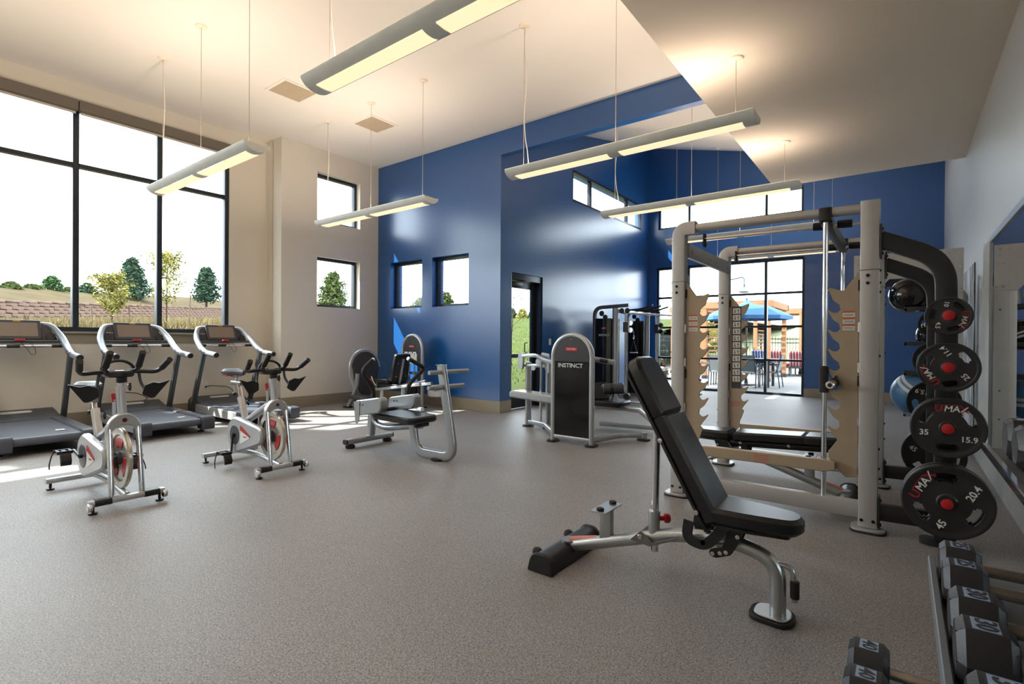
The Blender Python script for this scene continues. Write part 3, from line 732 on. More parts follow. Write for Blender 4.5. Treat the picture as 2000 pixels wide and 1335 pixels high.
# ---------------------------------------------------------------- adjustable benches
M_benchs = mat('bench silver tube', (176, 180, 182), .3, .75, var=.03)
M_warn = mat('faded red warning print', (190, 120, 104), .6, var=.1)
def pad(poly, axis, a, b, ch=.016):
    return MB().slab(poly, axis, a, b, ch)
def bench(loc, rz, label, back_deg):
    """origin on the floor under the seat hinge; head end toward -x, foot end toward +x"""
    t = thing('adjustable_bench', label, 'weight bench', loc, rz, 'adjustable weight benches')
    spine = fillet([(-.78, 0, .075), (-.16, 0, .285), (.10, 0, .31), (.285, 0, .26), (.285, 0, .02)], [.3, .12, .2, .01], 8)
    MB().tube(spine, .034, 14).build('spine', M_benchs, t)
    b = MB().slab(roundpoly([(.17, -.075), (.335, -.09), (.36, 0), (.335, .09), (.17, .075)], .05, 4), 'z', .0, .022, .003).build('front_foot', M_rubber, t)
    MB().slab(roundpoly([(.19, -.062), (.325, -.075), (.345, 0), (.325, .075), (.19, .062)], .045, 4), 'z', .022, .031, .003).build('foot_plate', M_benchs, b)
    # rear bar
    r = MB().slab(roundpoly([(-.89, .0), (-.74, .0), (-.755, .07), (-.79, .098), (-.85, .098), (-.875, .07)], [.01, .01, .02, .02, .02, .02]), 'y', -.27, .27, .012).build('rear_bar', M_black, t)
    for s in (-1, 1):
        MB().slab(roundpoly([(-.90, .0), (-.735, .0), (-.75, .075), (-.785, .104), (-.855, .104), (-.88, .075)], [.01, .01, .02, .02, .02, .02]), 'y', min(s*.255, s*.285), max(s*.255, s*.285), .006).build('rubber_end', M_rubber, r)
        MB().lathe([(0, -.012), (.02, -.012), (.032, -.006), (.032, .006), (.02, .012), (0, .012)], (-.905, s*.17, .055), 'y', 16).build('wheel', M_black, r)
        MB().box(-.905, -.86, s*.17-.016, s*.17-.011, .045, .065).box(-.905, -.86, s*.17+.011, s*.17+.016, .045, .065).build('wheel_fork', M_black, r)
    MB().lathe([(.0, .098), (.045, .098), (.045, .106), (.0, .106)], (-.80, 0, 0), 'z', 18).build('weld_plate', M_benchs, r)
    MB().tube([(-.79, 0, .104), (-.62, 0, .148)], .02, 10).build('warning_label', M_warn, t).location = (0, -.0, -.001)
    # rest post
    p = MB().sweep([(-.565, 0, .13), (-.565, 0, .33)], rrect(.07, .045, .008, 2), up=(0, 1, 0)).build('rest_post', M_benchs, t)
    MB().box(-.61, -.52, -.105, .105, .33, .337, .002).build('rest_plate', M_benchs, p)
    for s in (-1, 1): MB().lathe([(.0, .337), (.02, .337), (.02, .349), (.015, .352), (0, .352)], (-.565, s*.075, 0), 'z', 14).build('bumper', M_rubber, p)
    # backrest
    A = radians(back_deg); d = Vector((-cos(A), 0, sin(A))); nrm = Vector((sin(A), 0, cos(A)))
    org = Vector((-.015, 0, .395))
    B = Matrix((d, Vector((0, 1, 0)), nrm)).transposed().to_4x4(); B.translation = org
    W = .135
    L = .845
    mb = pad([(0, -W), (L*.62, -W), (L*.62, W), (0, W)], 'z', .012, .088); mb.xf(B)
    bk = mb.build('backrest', M_vinyl, t)
    pad(roundpoly([(L*.62, -W), (L*.93, -W), (L, -W*.72), (L, W*.72), (L*.93, W), (L*.62, W)], [.01, .03, .04, .04, .03, .01]), 'z', .012, .088).xf(B).build('head_pad', M_vinyl, t)
    MB().slab(roundpoly([(-.03, -W*.95), (L*.95, -W*.95), (L*.95, W*.95), (-.03, W*.95)], .03), 'z', -.004, .011, .002).xf(B).build('back_plate', M_black, bk)
    for x in (.06, .42):
        for s in (-1, 1): MB().lathe([(0, 0), (.014, 0), (.012, .008), (0, .009)], (0, 0, 0), 'y', 12).xf(B @ Matrix.Translation((x, s*(W*.95), .004)) @ (Matrix.Identity(4) if s > 0 else Matrix.Rotation(pi, 4, 'X'))).build('bolt', M_chrome, bk)
    MB().box(-.05, L*.8, -.03, .03, -.045, -.004).xf(B).build('back_beam', M_black, bk)
    # strut under the backrest
    if back_deg > 25:
        top = org+d*.50-nrm*.03
        s1 = MB().tube([top, (-.29, 0, .355), (-.29, 0, .165)], .019, 12).build('strut', M_chrome, t)
        MB().cyl((-.295, 0, .20), (-.293, 0, .375), .029, 14, .004).build('strut_collar', M_benchs, t)
        MB().lathe([(.0, 0), (.012, 0), (.012, .02), (.024, .026), (.024, .045), (.018, .052), (0, .053)], (0, 0, 0), 'y', 16).xf(Matrix.Translation((-.268, .012, .335)) @ Matrix.Rotation(radians(-50), 4, 'Z')).build('pull_pin', M_red, t)
        pv = [(-.405, .212), (-.35, .268), (-.315, .25), (-.285, .222), (-.15, .283), (-.165, .262), (-.30, .20)]
        MB().slab(pv, 'y', -.050, -.042, .001).slab(pv, 'y', .042, .050, .001).build('pivot_plate', mat('dull steel plate', (120, 120, 116), .4, .6), t)
        MB().cyl((-.35, -.056, .238), (-.35, .056, .238), .014, 12, .003).build('pivot_bolt', M_chrome, t)
    else:
        s1 = MB().tube([(-.02, 0, .315), (.33, 0, .19)], .019, 12).build('strut', M_chrome, t)
        s1.location.x = -.05
        for k in range(4): MB().lathe([(0, 0), (.009, 0), (.009, .003), (0, .003)], (.02+.075*k, -.018, .28-.0268*k), 'y', 10).build('hole', M_black, s1)
    # hook plates at the hinge
    for s in (-1, 1):
        y0, y1 = (s*.085-.005, s*.085+.005)
        c = fillet([(-.088, 0, .39), (-.10, 0, .30), (-.015, 0, .285), (.03, 0, .33), (.085, 0, .41)], [.05, .06, .04], 6)
        o_ = [(p.x, p.z) for p in c]
        left = []; right = []
        for i, q in enumerate(o_):
            a = Vector(o_[max(i-1, 0)]); bb = Vector(o_[min(i+1, len(o_)-1)]); tt = (bb-a).normalized(); nn = Vector((-tt.y, tt.x))*.024
            left.append((q[0]+nn.x, q[1]+nn.y)); right.append((q[0]-nn.x, q[1]-nn.y))
        MB().slab(left+right[::-1], 'y', y0, y1, .001).build('hinge_hook', M_black, t)
        MB().slab(roundpoly([(.095, .41), (.165, .41), (.125, .31), (.10, .262), (.03, .232), (.002, .240), (.002, .268), (.06, .29)], .012), 'y', s*.06-.005, s*.06+.005, .001).build('seat_bracket', M_black, t)
        for x, z in ((.128, .355), (.078, .272), (.052, .262), (.018, .252)): MB().lathe([(0, 0), (.011, 0), (.01, .006), (0, .007)], (x, 0, z), 'y', 10).xf(Matrix.Translation((0, s*.065, 0)) @ Matrix.Diagonal((1, s, 1, 1))).build('bolt', M_chrome, t)
    MB().cyl((-.02, -.09, .30), (-.02, .09, .30), .012, 10).build('hinge_pin', M_chrome, t)
    # seat, tapering to a rounded nose
    st = pad(roundpoly([(.0, -.135), (.17, -.125), (.345, -.085), (.375, 0), (.345, .085), (.17, .125), (.0, .135)], [.012, .1, .06, .06, .06, .1, .012], 4), 'z', 0, .075, .018)
    S = Matrix.Translation((.02, 0, .408)) @ Matrix.Rotation(radians(1.0), 4, 'Y')
    st.xf(S); st.build('seat', M_vinyl, t)
    MB().slab(roundpoly([(.0, -.12), (.16, -.11), (.32, -.07), (.32, .07), (.16, .11), (.0, .12)], .02), 'z', -.012, .0).xf(S).build('seat_plate', M_black, t)
    h = MB().tube(fillet([(.27, 0, .252), (.345, 0, .25), (.352, 0, .10)], .05, 6), .012, 10).build('carry_handle', M_benchs, t)
    MB().cyl((.352, 0, .195), (.352, 0, .115), .019, 12, .004).build('grip', M_rubber, h)
    return t
bench((-.72, 2.565, 0), 0, 'black and silver adjustable bench with raised backrest, standing alone in front of the rack', 61)
bench((-1.145, 4.72, 0), pi, 'black and silver flat bench set inside the squat rack', 3)
# ---------------------------------------------------------------- squat rack
M_rack = mat('warm grey rack steel', (184, 182, 180), .38, .45, var=.03)
M_tan = mat('tan steel panel', (172, 154, 130), .45, .15, var=.03)
M_orange = mat('orange warning print', (206, 104, 52), .5)
M_bolt = mat('black bolt', (22, 22, 24), .35, .4)
def bolt(parent, c, axis, sgn=1, r=.011, m=None):
    return MB().lathe([(0, 0), (r, 0), (r, .004*sgn), (r*.7, .008*sgn), (0, .008*sgn)], c, axis, 8).build('bolt', m or M_bolt, parent)
FY, BY = 4.15, 5.48
LX, RX = -1.44, -.17
def rack():
    t = thing('squat_rack', 'large grey steel squat rack with toothed tan side panels and a smith bar', 'squat rack', ((LX+RX)/2, (FY+BY)/2, 0))
    ox, oy = -(LX+RX)/2, -(FY+BY)/2
    def fin(o): o.location = (ox, oy, 0); return o
    sec = rrect(.108, .085, .010, 2)
    for x, y, hook in ((LX, FY, 1), (LX, BY, 1), (RX, FY, -1), (RX, BY, -1)):
        if hook > 0:
            path = fillet([(x, y, .03), (x, y, 2.15), (x+.13, y, 2.15)], .125, 8)
        else: path = [(x, y, .03), (x, y, 2.185)]
        po = fin(MB().sweep(path, rrect(.108, .085, .012, 2), up=(0, 1, 0)).build('upright', M_rack, t, 25))
        MB().slab(rrect(.19, .17, .05, 4, x, y), 'z', .012, .026, .002).build('base_plate', M_rack, po)
        MB().slab(rrect(.20, .18, .05, 4, x, y), 'z', 0, .012, .002).build('rubber_foot', M_rubber, po)
        MB().box(x-.056, x+.056, y-.0445, y+.0445, 1.725, 1.728).build('seam', M_bolt, po)
        for z in (1.69, 1.64): bolt(po, (x-.01, y-.043, z), 'y', -1)
        for dx in (-.035, .03): bolt(po, (x+dx, y-.043, .075), 'y', -1)
        for z in (1.72, 1.64, 1.58, 1.16, .55, .42): bolt(po, (x+.054*(1 if hook < 0 else -1), y-.015, z), 'x', 1 if hook < 0 else -1, .009)
        # toothed panel
        if hook > 0:
            pts = [(0, 1.71)]; px0 = x+.06
        else: px0 = x-.06
        W = .115
        prof = [(.0, 1.72)]
        prof += [(W-.03, 1.60), (W, 1.605), (W+.055, 1.625), (W+.06, 1.61)]
        zt = 1.605
        for k in range(8):
            z = zt-.132*k
            prof += [(W+.03, z-.07), (W-.005, z-.10), (W-.012, z-.135), (W+.005, z-.155), (W+.03, z-.155), (W+.055, z-.138), (W+.06, z-.145)] if k < 7 else [(W+.02, z-.07), (W, z-.10)]
        if hook > 0: prof += [(W+.02, .56), (W, .50), (W-.02, .45), (W-.02, .40), (W-.05, .355), (0, .35)]
        else: prof += [(W+.05, .50), (W+.05, .46), (W+.02, .40), (W-.05, .335), (0, .345)]
        pl = [(px0+p[0]*hook, p[1]) for p in prof]
        panel = fin(MB().slab(pl, 'y', y-.012, y+.003, .0015).build('toothed_panel', M_tan, t, ang=25))
        for z in (1.63, 1.35, 1.08, .99, .72, .44): MB().box(min(px0, px0-hook*.012)-.004, max(px0, px0-hook*.012)+.004, y-.03, y+.012, z-.035, z+.035, .003).build('panel_clip', M_bolt if z in (1.63, .99) else M_chrome, panel)
        if y == FY:
            cx = px0+hook*.055
            for k in range(3):
                z = 1.44-.045*k
                MB().box(cx-.034, cx+.034, y-.0128, y-.012, z-.020, z+.020).build('warning_label', M_whitep, panel)
                MB().box(cx-.034, cx+.034, y-.0134, y-.0128, z+.008, z+.020).build('warning_band', M_orange, panel)
                for j in range(2): MB().box(cx-.028, cx+.028, y-.0134, y-.0128, z-.004-.008*j, z-.001-.008*j).build('small_print', M_dgrey, panel)
        elif hook > 0:
            cx = px0+.06
            MB().box(cx-.045, cx+.045, y-.0128, y-.012, .78, 1.60).build('exercise_chart', M_dgrey, panel)
            for k in range(11):
                z = 1.555-.068*k
                MB().box(cx-.035, cx+.035, y-.0134, y-.0128, z-.028, z+.028).build('chart_cell', M_paper, panel)
                for s in (-1, 1):
                    fx = cx+s*.015
                    MB().box(fx-.0025, fx+.0025, y-.0139, y-.0134, z-.02, z+.02).box(fx-.010, fx+.010, y-.0139, y-.0134, z-.004+s*.006, z+.001+s*.006).box(fx+.002, fx+.010, y-.0139, y-.0134, z-.022, z-.018).build('chart_figure', M_black, panel)
            for k in range(3): MB().box(cx-.05, cx+.05, y-.0128, y-.012, .60+.018*k, .612+.018*k).build('warning_stripe', M_warn, panel)
    # top rails along x, cross members, base rails
    for y in (FY, BY):
        fin(MB().tube([(LX+.11, y, 2.15), (RX-.04, y, 2.14)], .033, 14).build('top_rail', M_rack, t))
        fin(MB().sweep([(LX+.05, y, .135), (RX-.05, y, .135)], rrect(.07, .105, .006, 2)).build('base_rail', M_rack, t, 25))
    cm = fin(MB().sweep([(LX+.045, FY+.04, 1.985), (LX+.045, BY-.04, 1.985)], rrect(.035, .115, .005, 2)).build('cross_member', M_rack, t, 25))
    for dy in (.12, .62, .80, 1.2): bolt(cm, (LX+.0625, FY+dy, 1.985), 'x', 1, .016, M_rack)
    fin(MB().sweep([(RX, FY+.04, 2.02), (RX, BY-.04, 2.02)], rrect(.05, .10, .012, 2)).build('cross_member', M_rack, t))
    for y in (FY+.16, BY-.16): fin(MB().tube([(LX+.14, y, 2.085), (RX-.01, y, 2.075)], .011, 10).build('pull_up_bar', M_chrome, t))
    for y in (FY+.16, BY-.16):
        for x0, x1 in ((-.52, -.42), (-.37, -.28)): fin(MB().cyl((x0, y, 2.086), (x1, y, 2.083), .028, 12, .004).build('bumper', M_rubber, t))
        fin(MB().box(LX+.14, LX+.155, y-.028, y-.016, 2.02, 2.13, .003).box(LX+.14, LX+.155, y+.016, y+.028, 2.02, 2.13, .003).cyl((LX+.148, y-.02, 2.05), (LX+.148, y+.02, 2.05), .016, 12).build('pulley_bracket', M_black, t))
    # guide rods, carriage and smith bar
    GX = -.425
    for y in (FY, BY):
        g = fin(MB().cyl((GX, y, .16), (GX, y, 2.10), .0165, 14).build('guide_rod', M_chrome, t))
        MB().box(GX-.04, GX+.04, y-.04, y+.04, 2.08, 2.175, .008).build('rod_cap', M_black, g)
        cg = fin(MB().box(GX-.03, GX+.026, y-.034, y+.034, .90, 1.085, .008).build('bar_carriage', M_black, t))
        MB().slab(roundpoly([(GX+.02, .96), (GX+.075, 1.03), (GX+.085, .95), (GX+.04, .925), (GX+.02, .925)], .015), 'y', y-.03, y-.01, .002).build('latch_hook', M_black, cg)
    fin(MB().sweep([(GX, FY, 2.10), (GX, BY, 2.10)], rrect(.06, .09, .008, 2)).build('rod_cross_plate', M_dgrey, t))
    bx, bz = -.362, .975
    br = fin(MB().cyl((bx, FY-.05, bz), (bx, BY+.05, bz), .014, 12).build('smith_bar', M_chrome, t))
    for s, y in ((-1, FY-.05), (1, BY+.05)):
        MB().cyl((bx, y, bz), (bx, y+s*.04, bz), .034, 16, .004).build('collar', M_black, br)
        MB().cyl((bx, y+s*.04, bz), (bx, y+s*.27, bz), .025, 16, .004).build('sleeve', M_chrome, br)
        MB().cyl((bx, y+s*.27, bz), (bx, y+s*.276, bz), .014, 6).build('sleeve_end', M_black, br)
    # safety arms
    for y in (FY+.0, BY+.0):
        yy = y-.05 if y == FY else y-.05
        sa = fin(MB().slab(roundpoly([(LX+.17, .36), (RX-.25, .365), (RX-.18, .385), (RX-.18, .44), (RX-.25, .448), (LX+.17, .438)], [.004, .01, .01, .01, .01, .004]), 'y', yy-.022, yy+.022, .006).build('safety_arm', M_tan, t))
        for k in range(4): MB().box(-.86, -.76, yy-.0235, yy-.022, .375+.014*k, .383+.014*k).build('warning_stripe', M_warn, sa)
    # curved arms and plate posts
    for y in (FY, BY):
        pts = fillet([(RX+.05, y, 1.925), (.215, y, 1.765), (.22, y, 1.45), (.22, y, .03)], [.26, .02], 9)
        am = fin(MB().sweep(pts, rrect(.108, .07, .009, 2), up=(0, 1, 0)).build('storage_arm', M_black, t, 25))
        MB().box(RX+.054, RX+.066, y-.05, y+.05, 1.80, 2.02, .003).build('bolt_plate', M_black, am)
        for z in (1.83, 1.99): bolt(am, (RX+.066, y-.03, z), 'x', 1, .012)
        lo = fin(MB().sweep([(RX+.05, y, .138), (.18, y, .145)], rrect(.06, .105, .006, 2)).build('lower_arm', M_black, t, 25))
        MB().box(RX+.054, RX+.066, y-.05, y+.05, .04, .24, .003).build('bolt_plate', M_black, lo)
        for z in (.06, .22): bolt(lo, (RX+.066, y-.03, z), 'x', 1, .012)
        MB().slab(rrect(.19, .16, .05, 4, .19, y), 'z', 0, .02, .003).build('rubber_foot', M_rubber, am)
        s = -1 if y == FY else 1
        for z, n in ((1.41, 3), (1.105, 3), (.745, 3), (.302, 3)):
            pg = fin(MB().cyl((.22, y+s*.03, z), (.22, y+s*(.2 if s < 0 else .2), z), .023, 16, .003).build('storage_peg', M_chrome, t))
            MB().lathe([(0, 0), (.027, 0), (.030, .003), (.030, .010), (.022, .013), (0, .014)], (0, 0, 0), 'y', 16).xf(Matrix.Translation((.22, y+s*.2, z)) @ (Matrix.Rotation(pi, 4, 'Z') if s < 0 else Matrix.Identity(4))).build('red_end_cap', M_red, pg)
rack()

# ---------------------------------------------------------------- weight plates
M_platew = mat('black rubber plate', (27, 27, 29), .5, var=.08, scale=40, bump=.06, bscale=150)
def plate(R, th, y, x, z, label, phi, marks, face=-1):
    """three-grip plate; face -1 looks toward -y"""
    t = thing('weight_plate', label, 'weight plate', (x, y, z), 0, 'rubber weight plates on the rack')
    r0 = .026; hub = R*.28; ri = R*.86; rot = 30+phi
    # solid rings built with three grip openings: polar mesh
    segs = 72; rad = [r0, hub*.6, hub, R*.46, R*.54, R*.60, R*.66, R*.72, R*.79, ri, R*.90, R*.97, R]
    def hole(a, r):
        for k in range(3):
            c = radians(rot+k*120); d = (a-c+pi) % (2*pi)-pi
            if abs(d) < (.40 if R*.60 < r < R*.72 else .34) and R*.535 < r < R*.795: return True
        return False
    mb = MB(); cells = [[not hole(2*pi*(i+.5)/segs, (rad[j]+rad[j+1])/2) for j in range(len(rad)-1)] for i in range(segs)]
    hz = lambda r: (.5*th if r <= hub*1.001 else (.40*th if r < R*.89 else .5*th)) if r < R*.995 else .36*th
    vid = {}
    vs = []; fs = []
    def V(i, j, s):
        k = (i % segs, j, s)
        if k not in vid:
            a = 2*pi*(i % segs)/segs; r = rad[j]
            vid[k] = len(vs); vs.append((r*cos(a), s*hz(r), r*sin(a)))
        return vid[k]
    for i in range(segs):
        for j in range(len(rad)-1):
            if not cells[i][j]: continue
            for s in (-1, 1): fs.append([V(i, j, s), V(i+1, j, s), V(i+1, j+1, s), V(i, j+1, s)])
            for (ii, jj, a, b) in ((i-1, j, (i, j), (i, j+1)), (i+1, j, (i+1, j), (i+1, j+1)), (i, j-1, (i, j), (i+1, j)), (i, j+1, (i, j+1), (i+1, j+1))):
                if jj < 0 or jj >= len(rad)-1 or not cells[ii % segs][jj]:
                    fs.append([V(*a, -1), V(*b, -1), V(*b, 1), V(*a, 1)])
    mb.add(vs, fs); body = mb.build('plate_body', M_platew, t, ang=30)
    MB().lathe([(.0255, -.52*th), (.04, -.52*th), (.04, .52*th), (.0255, .52*th)], (0, 0, 0), 'y', 24).build('hub_ring', M_dgrey, t)
    MB().lathe([(.0265, -.5*th), (.0265, -.66*th), (R*.20, -.66*th), (R*.235, -.5*th)], (0, 0, 0), 'y', 28).build('hub_boss', M_platew, t)
    yy = face*(.40*th+.0008)
    for ang, body_, size, m in marks:
        a = radians(ang+phi); rr = R*.64; f_ = radians(phi)
        out = Vector((cos(a), 0, sin(a)))
        right = Vector((cos(f_), 0, sin(f_))); up = Vector((-sin(f_), 0, cos(f_)))
        c = out*rr+Vector((0, yy, 0))
        if body_ == 'UMAX':
            text('lettering', 'MA', size, c+right*size*.12, right, up, M_whitep, t, shear=.15)
            text('lettering', 'U', size*1.15, c-right*size*1.05, right, up, M_redp, t)
            text('lettering', 'X', size*1.15, c+right*size*1.25, right, up, M_redp, t)
            mb = MB(); p0 = c+right*size*.95-up*size*.3; p1 = c+right*size*1.75+up*size*.5
            mb.tube([p0, p1], size*.06, 4).build('white_stroke', M_whitep, t)
            q0 = c-right*size*.7+up*size*.48; q1 = c+right*size*.9+up*size*.48
            MB().tube([q0, q1], size*.04, 4).build('red_stroke', M_redp, t)
        else: text('lettering', body_, size, c, right, up, m, t)
    return t
W_ = M_whitep
px = .22
def marks(lb, kg, k): return [(198, lb, .046*k, W_), (-32, kg, .046*k, W_), (84, 'UMAX', .050*k, W_)]
plate(.113, .030, 3.985, px, 1.407, 'small black rubber plate marked 10 on the top peg of the near column', -100, marks('10', '4.5', .70))
plate(.10, .026, 4.03, px, 1.407, 'small black plate marked 5, tucked behind the plate marked 10', -60, [(315, '5', .028, W_)])
plate(.148, .035, 3.985, px, 1.105, 'black rubber plate marked 25 on the second peg of the near column', 128, marks('25', '11.4', .86))
plate(.148, .035, 4.05, px, 1.105, 'black rubber plate tucked behind the plate marked 25', 128, [])
plate(.178, .038, 3.985, px, .746, 'black rubber plate marked 35 on the third peg of the near column', 0, marks('35', '15.9', 1.0))
plate(.178, .038, 4.05, px, .746, 'wide black rubber plate tucked behind the plate marked 35', 0, [])
plate(.218, .042, 3.985, px, .309, 'large black rubber plate marked 45 at the bottom of the near column', 62, marks('45', '20.4', 1.2))
plate(.218, .042, 4.06, px, .309, 'large black rubber plate tucked behind the plate marked 45', 62, [])
plate(.113, .030, 5.60, px, 1.407, 'small black rubber plate on the top peg of the rear column', 30, [])
plate(.148, .035, 5.60, px, 1.105, 'black rubber plate on the second peg of the rear column, by the ball rack', 30, [])
plate(.185, .038, 5.60, px, .746, 'black rubber plate reading 15.9 upside down on the rear column, before the blue ball', 165, [(-32, '15.9', .052, W_)])
plate(.218, .042, 5.60, px, .309, 'large black rubber plate marked 45 low on the rear column', -34, [(200, '45', .056, W_)])
# ---------------------------------------------------------------- dumbbell rack and dumbbells
M_rackg = mat('grey rack tray', (120, 126, 134), .4, .4, var=.05, scale=6)
M_rackd = mat('dark rack steel', (44, 45, 50), .42, .3, var=.05)
M_hex = mat('black rubber hex head', (40, 40, 44), .42, var=.10, scale=30, bump=.08, bscale=120)
M_handle = mat('brushed steel handle', (206, 196, 184), .28, .9, var=.06, scale=60)
M_num = mat('worn silver number plate', (158, 180, 204), .35, .35, var=.10, scale=50)
M_numd = mat('dark number', (44, 50, 64), .5)
DY0, DY1 = -.6, 2.30
def drack():
    t = thing('dumbbell_rack', 'grey three tier dumbbell rack along the mirror wall', 'dumbbell rack', (.2, .9, 0))
    O = Vector((-.2, -.9, 0))
    def fin(o): o.location = O; return o
    for z, x0, x1, y1 in ((.095, -.15, .26, 2.26), (.515, .075, .45, 2.20), (.905, .215, .58, 2.32)):
        s = fin(MB().box(x0+.016, x1, DY0, y1, z-.012, z-.002, .003).build('tray', M_rackg, t))
        MB().box(x0, x0+.018, DY0, y1, z-(.03 if z < .8 else .012), z+(.030 if z < .8 else .012), .004).build('front_lip', M_rackg if z < .8 else M_chrome, s)
        MB().box(x1-.015, x1, DY0, y1, z-.03, z+.03, .004).build('back_lip', M_rackg, s)
    for y in (-.45, 1.95):
        u = fin(MB().sweep([(.52, y, .04), (.56, y, .95)], rrect(.07, .05, .01, 2), up=(0, 1, 0)).build('upright', M_rackd, t))
        fin(MB().sweep([(-.12, y, .035), (.60, y, .035)], rrect(.05, .07, .01, 2)).build('foot', M_rackd, t))
        for z, x0 in ((.055, -.05), (.47, .12), (.865, .25)): MB().sweep([(x0, y, z), (.55, y, z)], rrect(.04, .04, .008, 2)).build('shelf_bracket', M_rackd, u)
drack()
def dumbbell(lb, R, hl, gap, x0, yc, zt, label, plated=True):
    """hex dumbbell lying along x on a tray at height zt; outer face of the room-side head at x0"""
    f = R*sqrt(3)/2
    t = thing('hex_dumbbell', label, 'dumbbell', (x0+hl+gap/2, yc, zt+f), 0, 'rubber hex dumbbells on the rack')
    hexa = [(R*cos(k*pi/3), R*sin(k*pi/3)) for k in range(6)]
    hexa = roundpoly(hexa, R*.07, 2)
    MB().cyl((-gap/2-.01, 0, 0), (gap/2+.01, 0, 0), .0165, 16).build('handle', M_handle, t)
    for s in (-1, 1):
        a, b = (-gap/2-hl, -gap/2) if s < 0 else (gap/2, gap/2+hl)
        h = MB().slab(hexa, 'x', a, b, R*.20).build('hex_head', M_hex, t, ang=20)
        if plated:
            cx = (a+b)/2; w = hl*.46; l = R*.78
            MB().box(cx-w/2-.004, cx+w/2+.004, -l/2-.004, l/2+.004, f-.001, f+.0006).build('number_recess', M_numd, h)
            MB().box(cx-w/2, cx+w/2, -l/2, l/2, f+.0004, f+.0012).build('number_plate', M_num, h)
            if lb and s < 0: text('number', lb, w*1.12, (cx, 0, f+.0014), (0, -1, 0), (1, 0, 0), M_numd, h, ext=.0012, width=1.0)
    return t
mid = .515
for lb, R, hl, y, lab in (('25', .070, .095, 2.06, 'black hex dumbbell marked 25, last on the middle tier by the plates'), ('25', .070, .095, 1.90, 'black hex dumbbell marked 25, second from the end of the middle tier'),
                          ('30', .076, .100, 1.655, 'black hex dumbbell marked 30, farther one of the two'), ('30', .076, .100, 1.485, 'black hex dumbbell marked 30, beside the one marked 35'),
                          ('35', .080, .105, 1.225, 'black hex dumbbell marked 35 at the picture corner'), ('35', .080, .105, 1.05, 'black hex dumbbell cut off below the one marked 35')):
    dumbbell(lb, R, hl, .125, .097, y, mid, lab)
for lb, R, hl, y, lab in (('40', .084, .112, 2.085, 'black hex dumbbell marked 40 on the low tier, farther of the pair'), ('40', .084, .112, 1.90, 'black hex dumbbell marked 40 on the low tier, cut by the picture edge')):
    dumbbell(lb, R, hl, .14, -.135, y, .095, lab)
for y, lab in ((2.13, 'small black hex dumbbell at the end of the top tier before the mirror'), (1.965, 'small black hex dumbbell second on the top tier before the mirror'), (1.76, 'small black hex dumbbell third on the top tier, partly out of frame')):
    dumbbell('', .068, .09, .12, .25, y, .905, lab)

# ---------------------------------------------------------------- mirrors
M_mirror = mat('mirror silver', (214, 220, 220), .01, 1.0)
M_mirr2 = mat('hazy mirror', (190, 194, 194), .12, 1.0)
def mirror(label, y0, y1, z0, z1, seams, m, frame=True):
    t = thing('wall_mirror', label, 'mirror', (XR-.004, (y0+y1)/2, (z0+z1)/2))
    O = (-(XR-.004), -(y0+y1)/2, -(z0+z1)/2)
    ys = [y0]+seams+[y1]
    for a, b in zip(ys, ys[1:]):
        p = MB().box(XR-.010, XR-.004, a+.0012, b-.0012, z0, z1).build('mirror_pane', m, t); p.location = O
    if frame:
        f = MB().box(XR-.022, XR-.001, y0-.01, y1+.02, z1, z1+.055, .003).box(XR-.022, XR-.001, y1, y1+.028, z0-.01, z1).box(XR-.018, XR-.001, y0-.01, y1+.02, z0-.02, z0)
        f.build('frame', M_tanf, t).location = O
M_tanf = mat('brushed trim', (176, 180, 186), .3, .7, var=.04)
mirror('large wall mirror with a metal edge behind the dumbbell rack', -2.0, 6.40, .24, 2.17, [.6, 1.8, 3.0, 4.2, 5.4], M_mirror)
def streaky_face():  # soft grey and brown noise streaks set as the panel colour
    m = bpy.data.materials.new('blurred grey brown streaks'); m.use_nodes = True
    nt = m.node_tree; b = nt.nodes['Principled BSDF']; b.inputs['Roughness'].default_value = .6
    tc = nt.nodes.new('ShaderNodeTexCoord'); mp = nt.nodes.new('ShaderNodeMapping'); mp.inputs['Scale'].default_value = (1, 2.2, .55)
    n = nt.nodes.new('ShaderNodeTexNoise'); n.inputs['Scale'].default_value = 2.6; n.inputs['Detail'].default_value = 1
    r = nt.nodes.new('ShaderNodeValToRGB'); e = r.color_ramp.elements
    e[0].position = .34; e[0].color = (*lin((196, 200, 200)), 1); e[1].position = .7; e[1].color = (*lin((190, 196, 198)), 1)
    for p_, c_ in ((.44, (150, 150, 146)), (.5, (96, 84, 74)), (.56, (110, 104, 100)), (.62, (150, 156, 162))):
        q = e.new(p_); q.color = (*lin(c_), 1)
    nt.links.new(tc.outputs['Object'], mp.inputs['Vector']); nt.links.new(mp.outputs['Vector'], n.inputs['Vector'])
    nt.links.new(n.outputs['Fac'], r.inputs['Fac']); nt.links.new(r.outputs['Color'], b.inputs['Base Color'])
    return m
t = thing('wall_panel', 'tall blurry grey brown panel on the white wall past the ball rack', 'wall panel', (XR, 8.4, 1.1))
MB().slab([(-.62, -.95), (.62, -.95), (.62, 1.06), (-.62, 1.06)], 'x', -.012, -.001, .002).build('panel_face', streaky_face(), t)

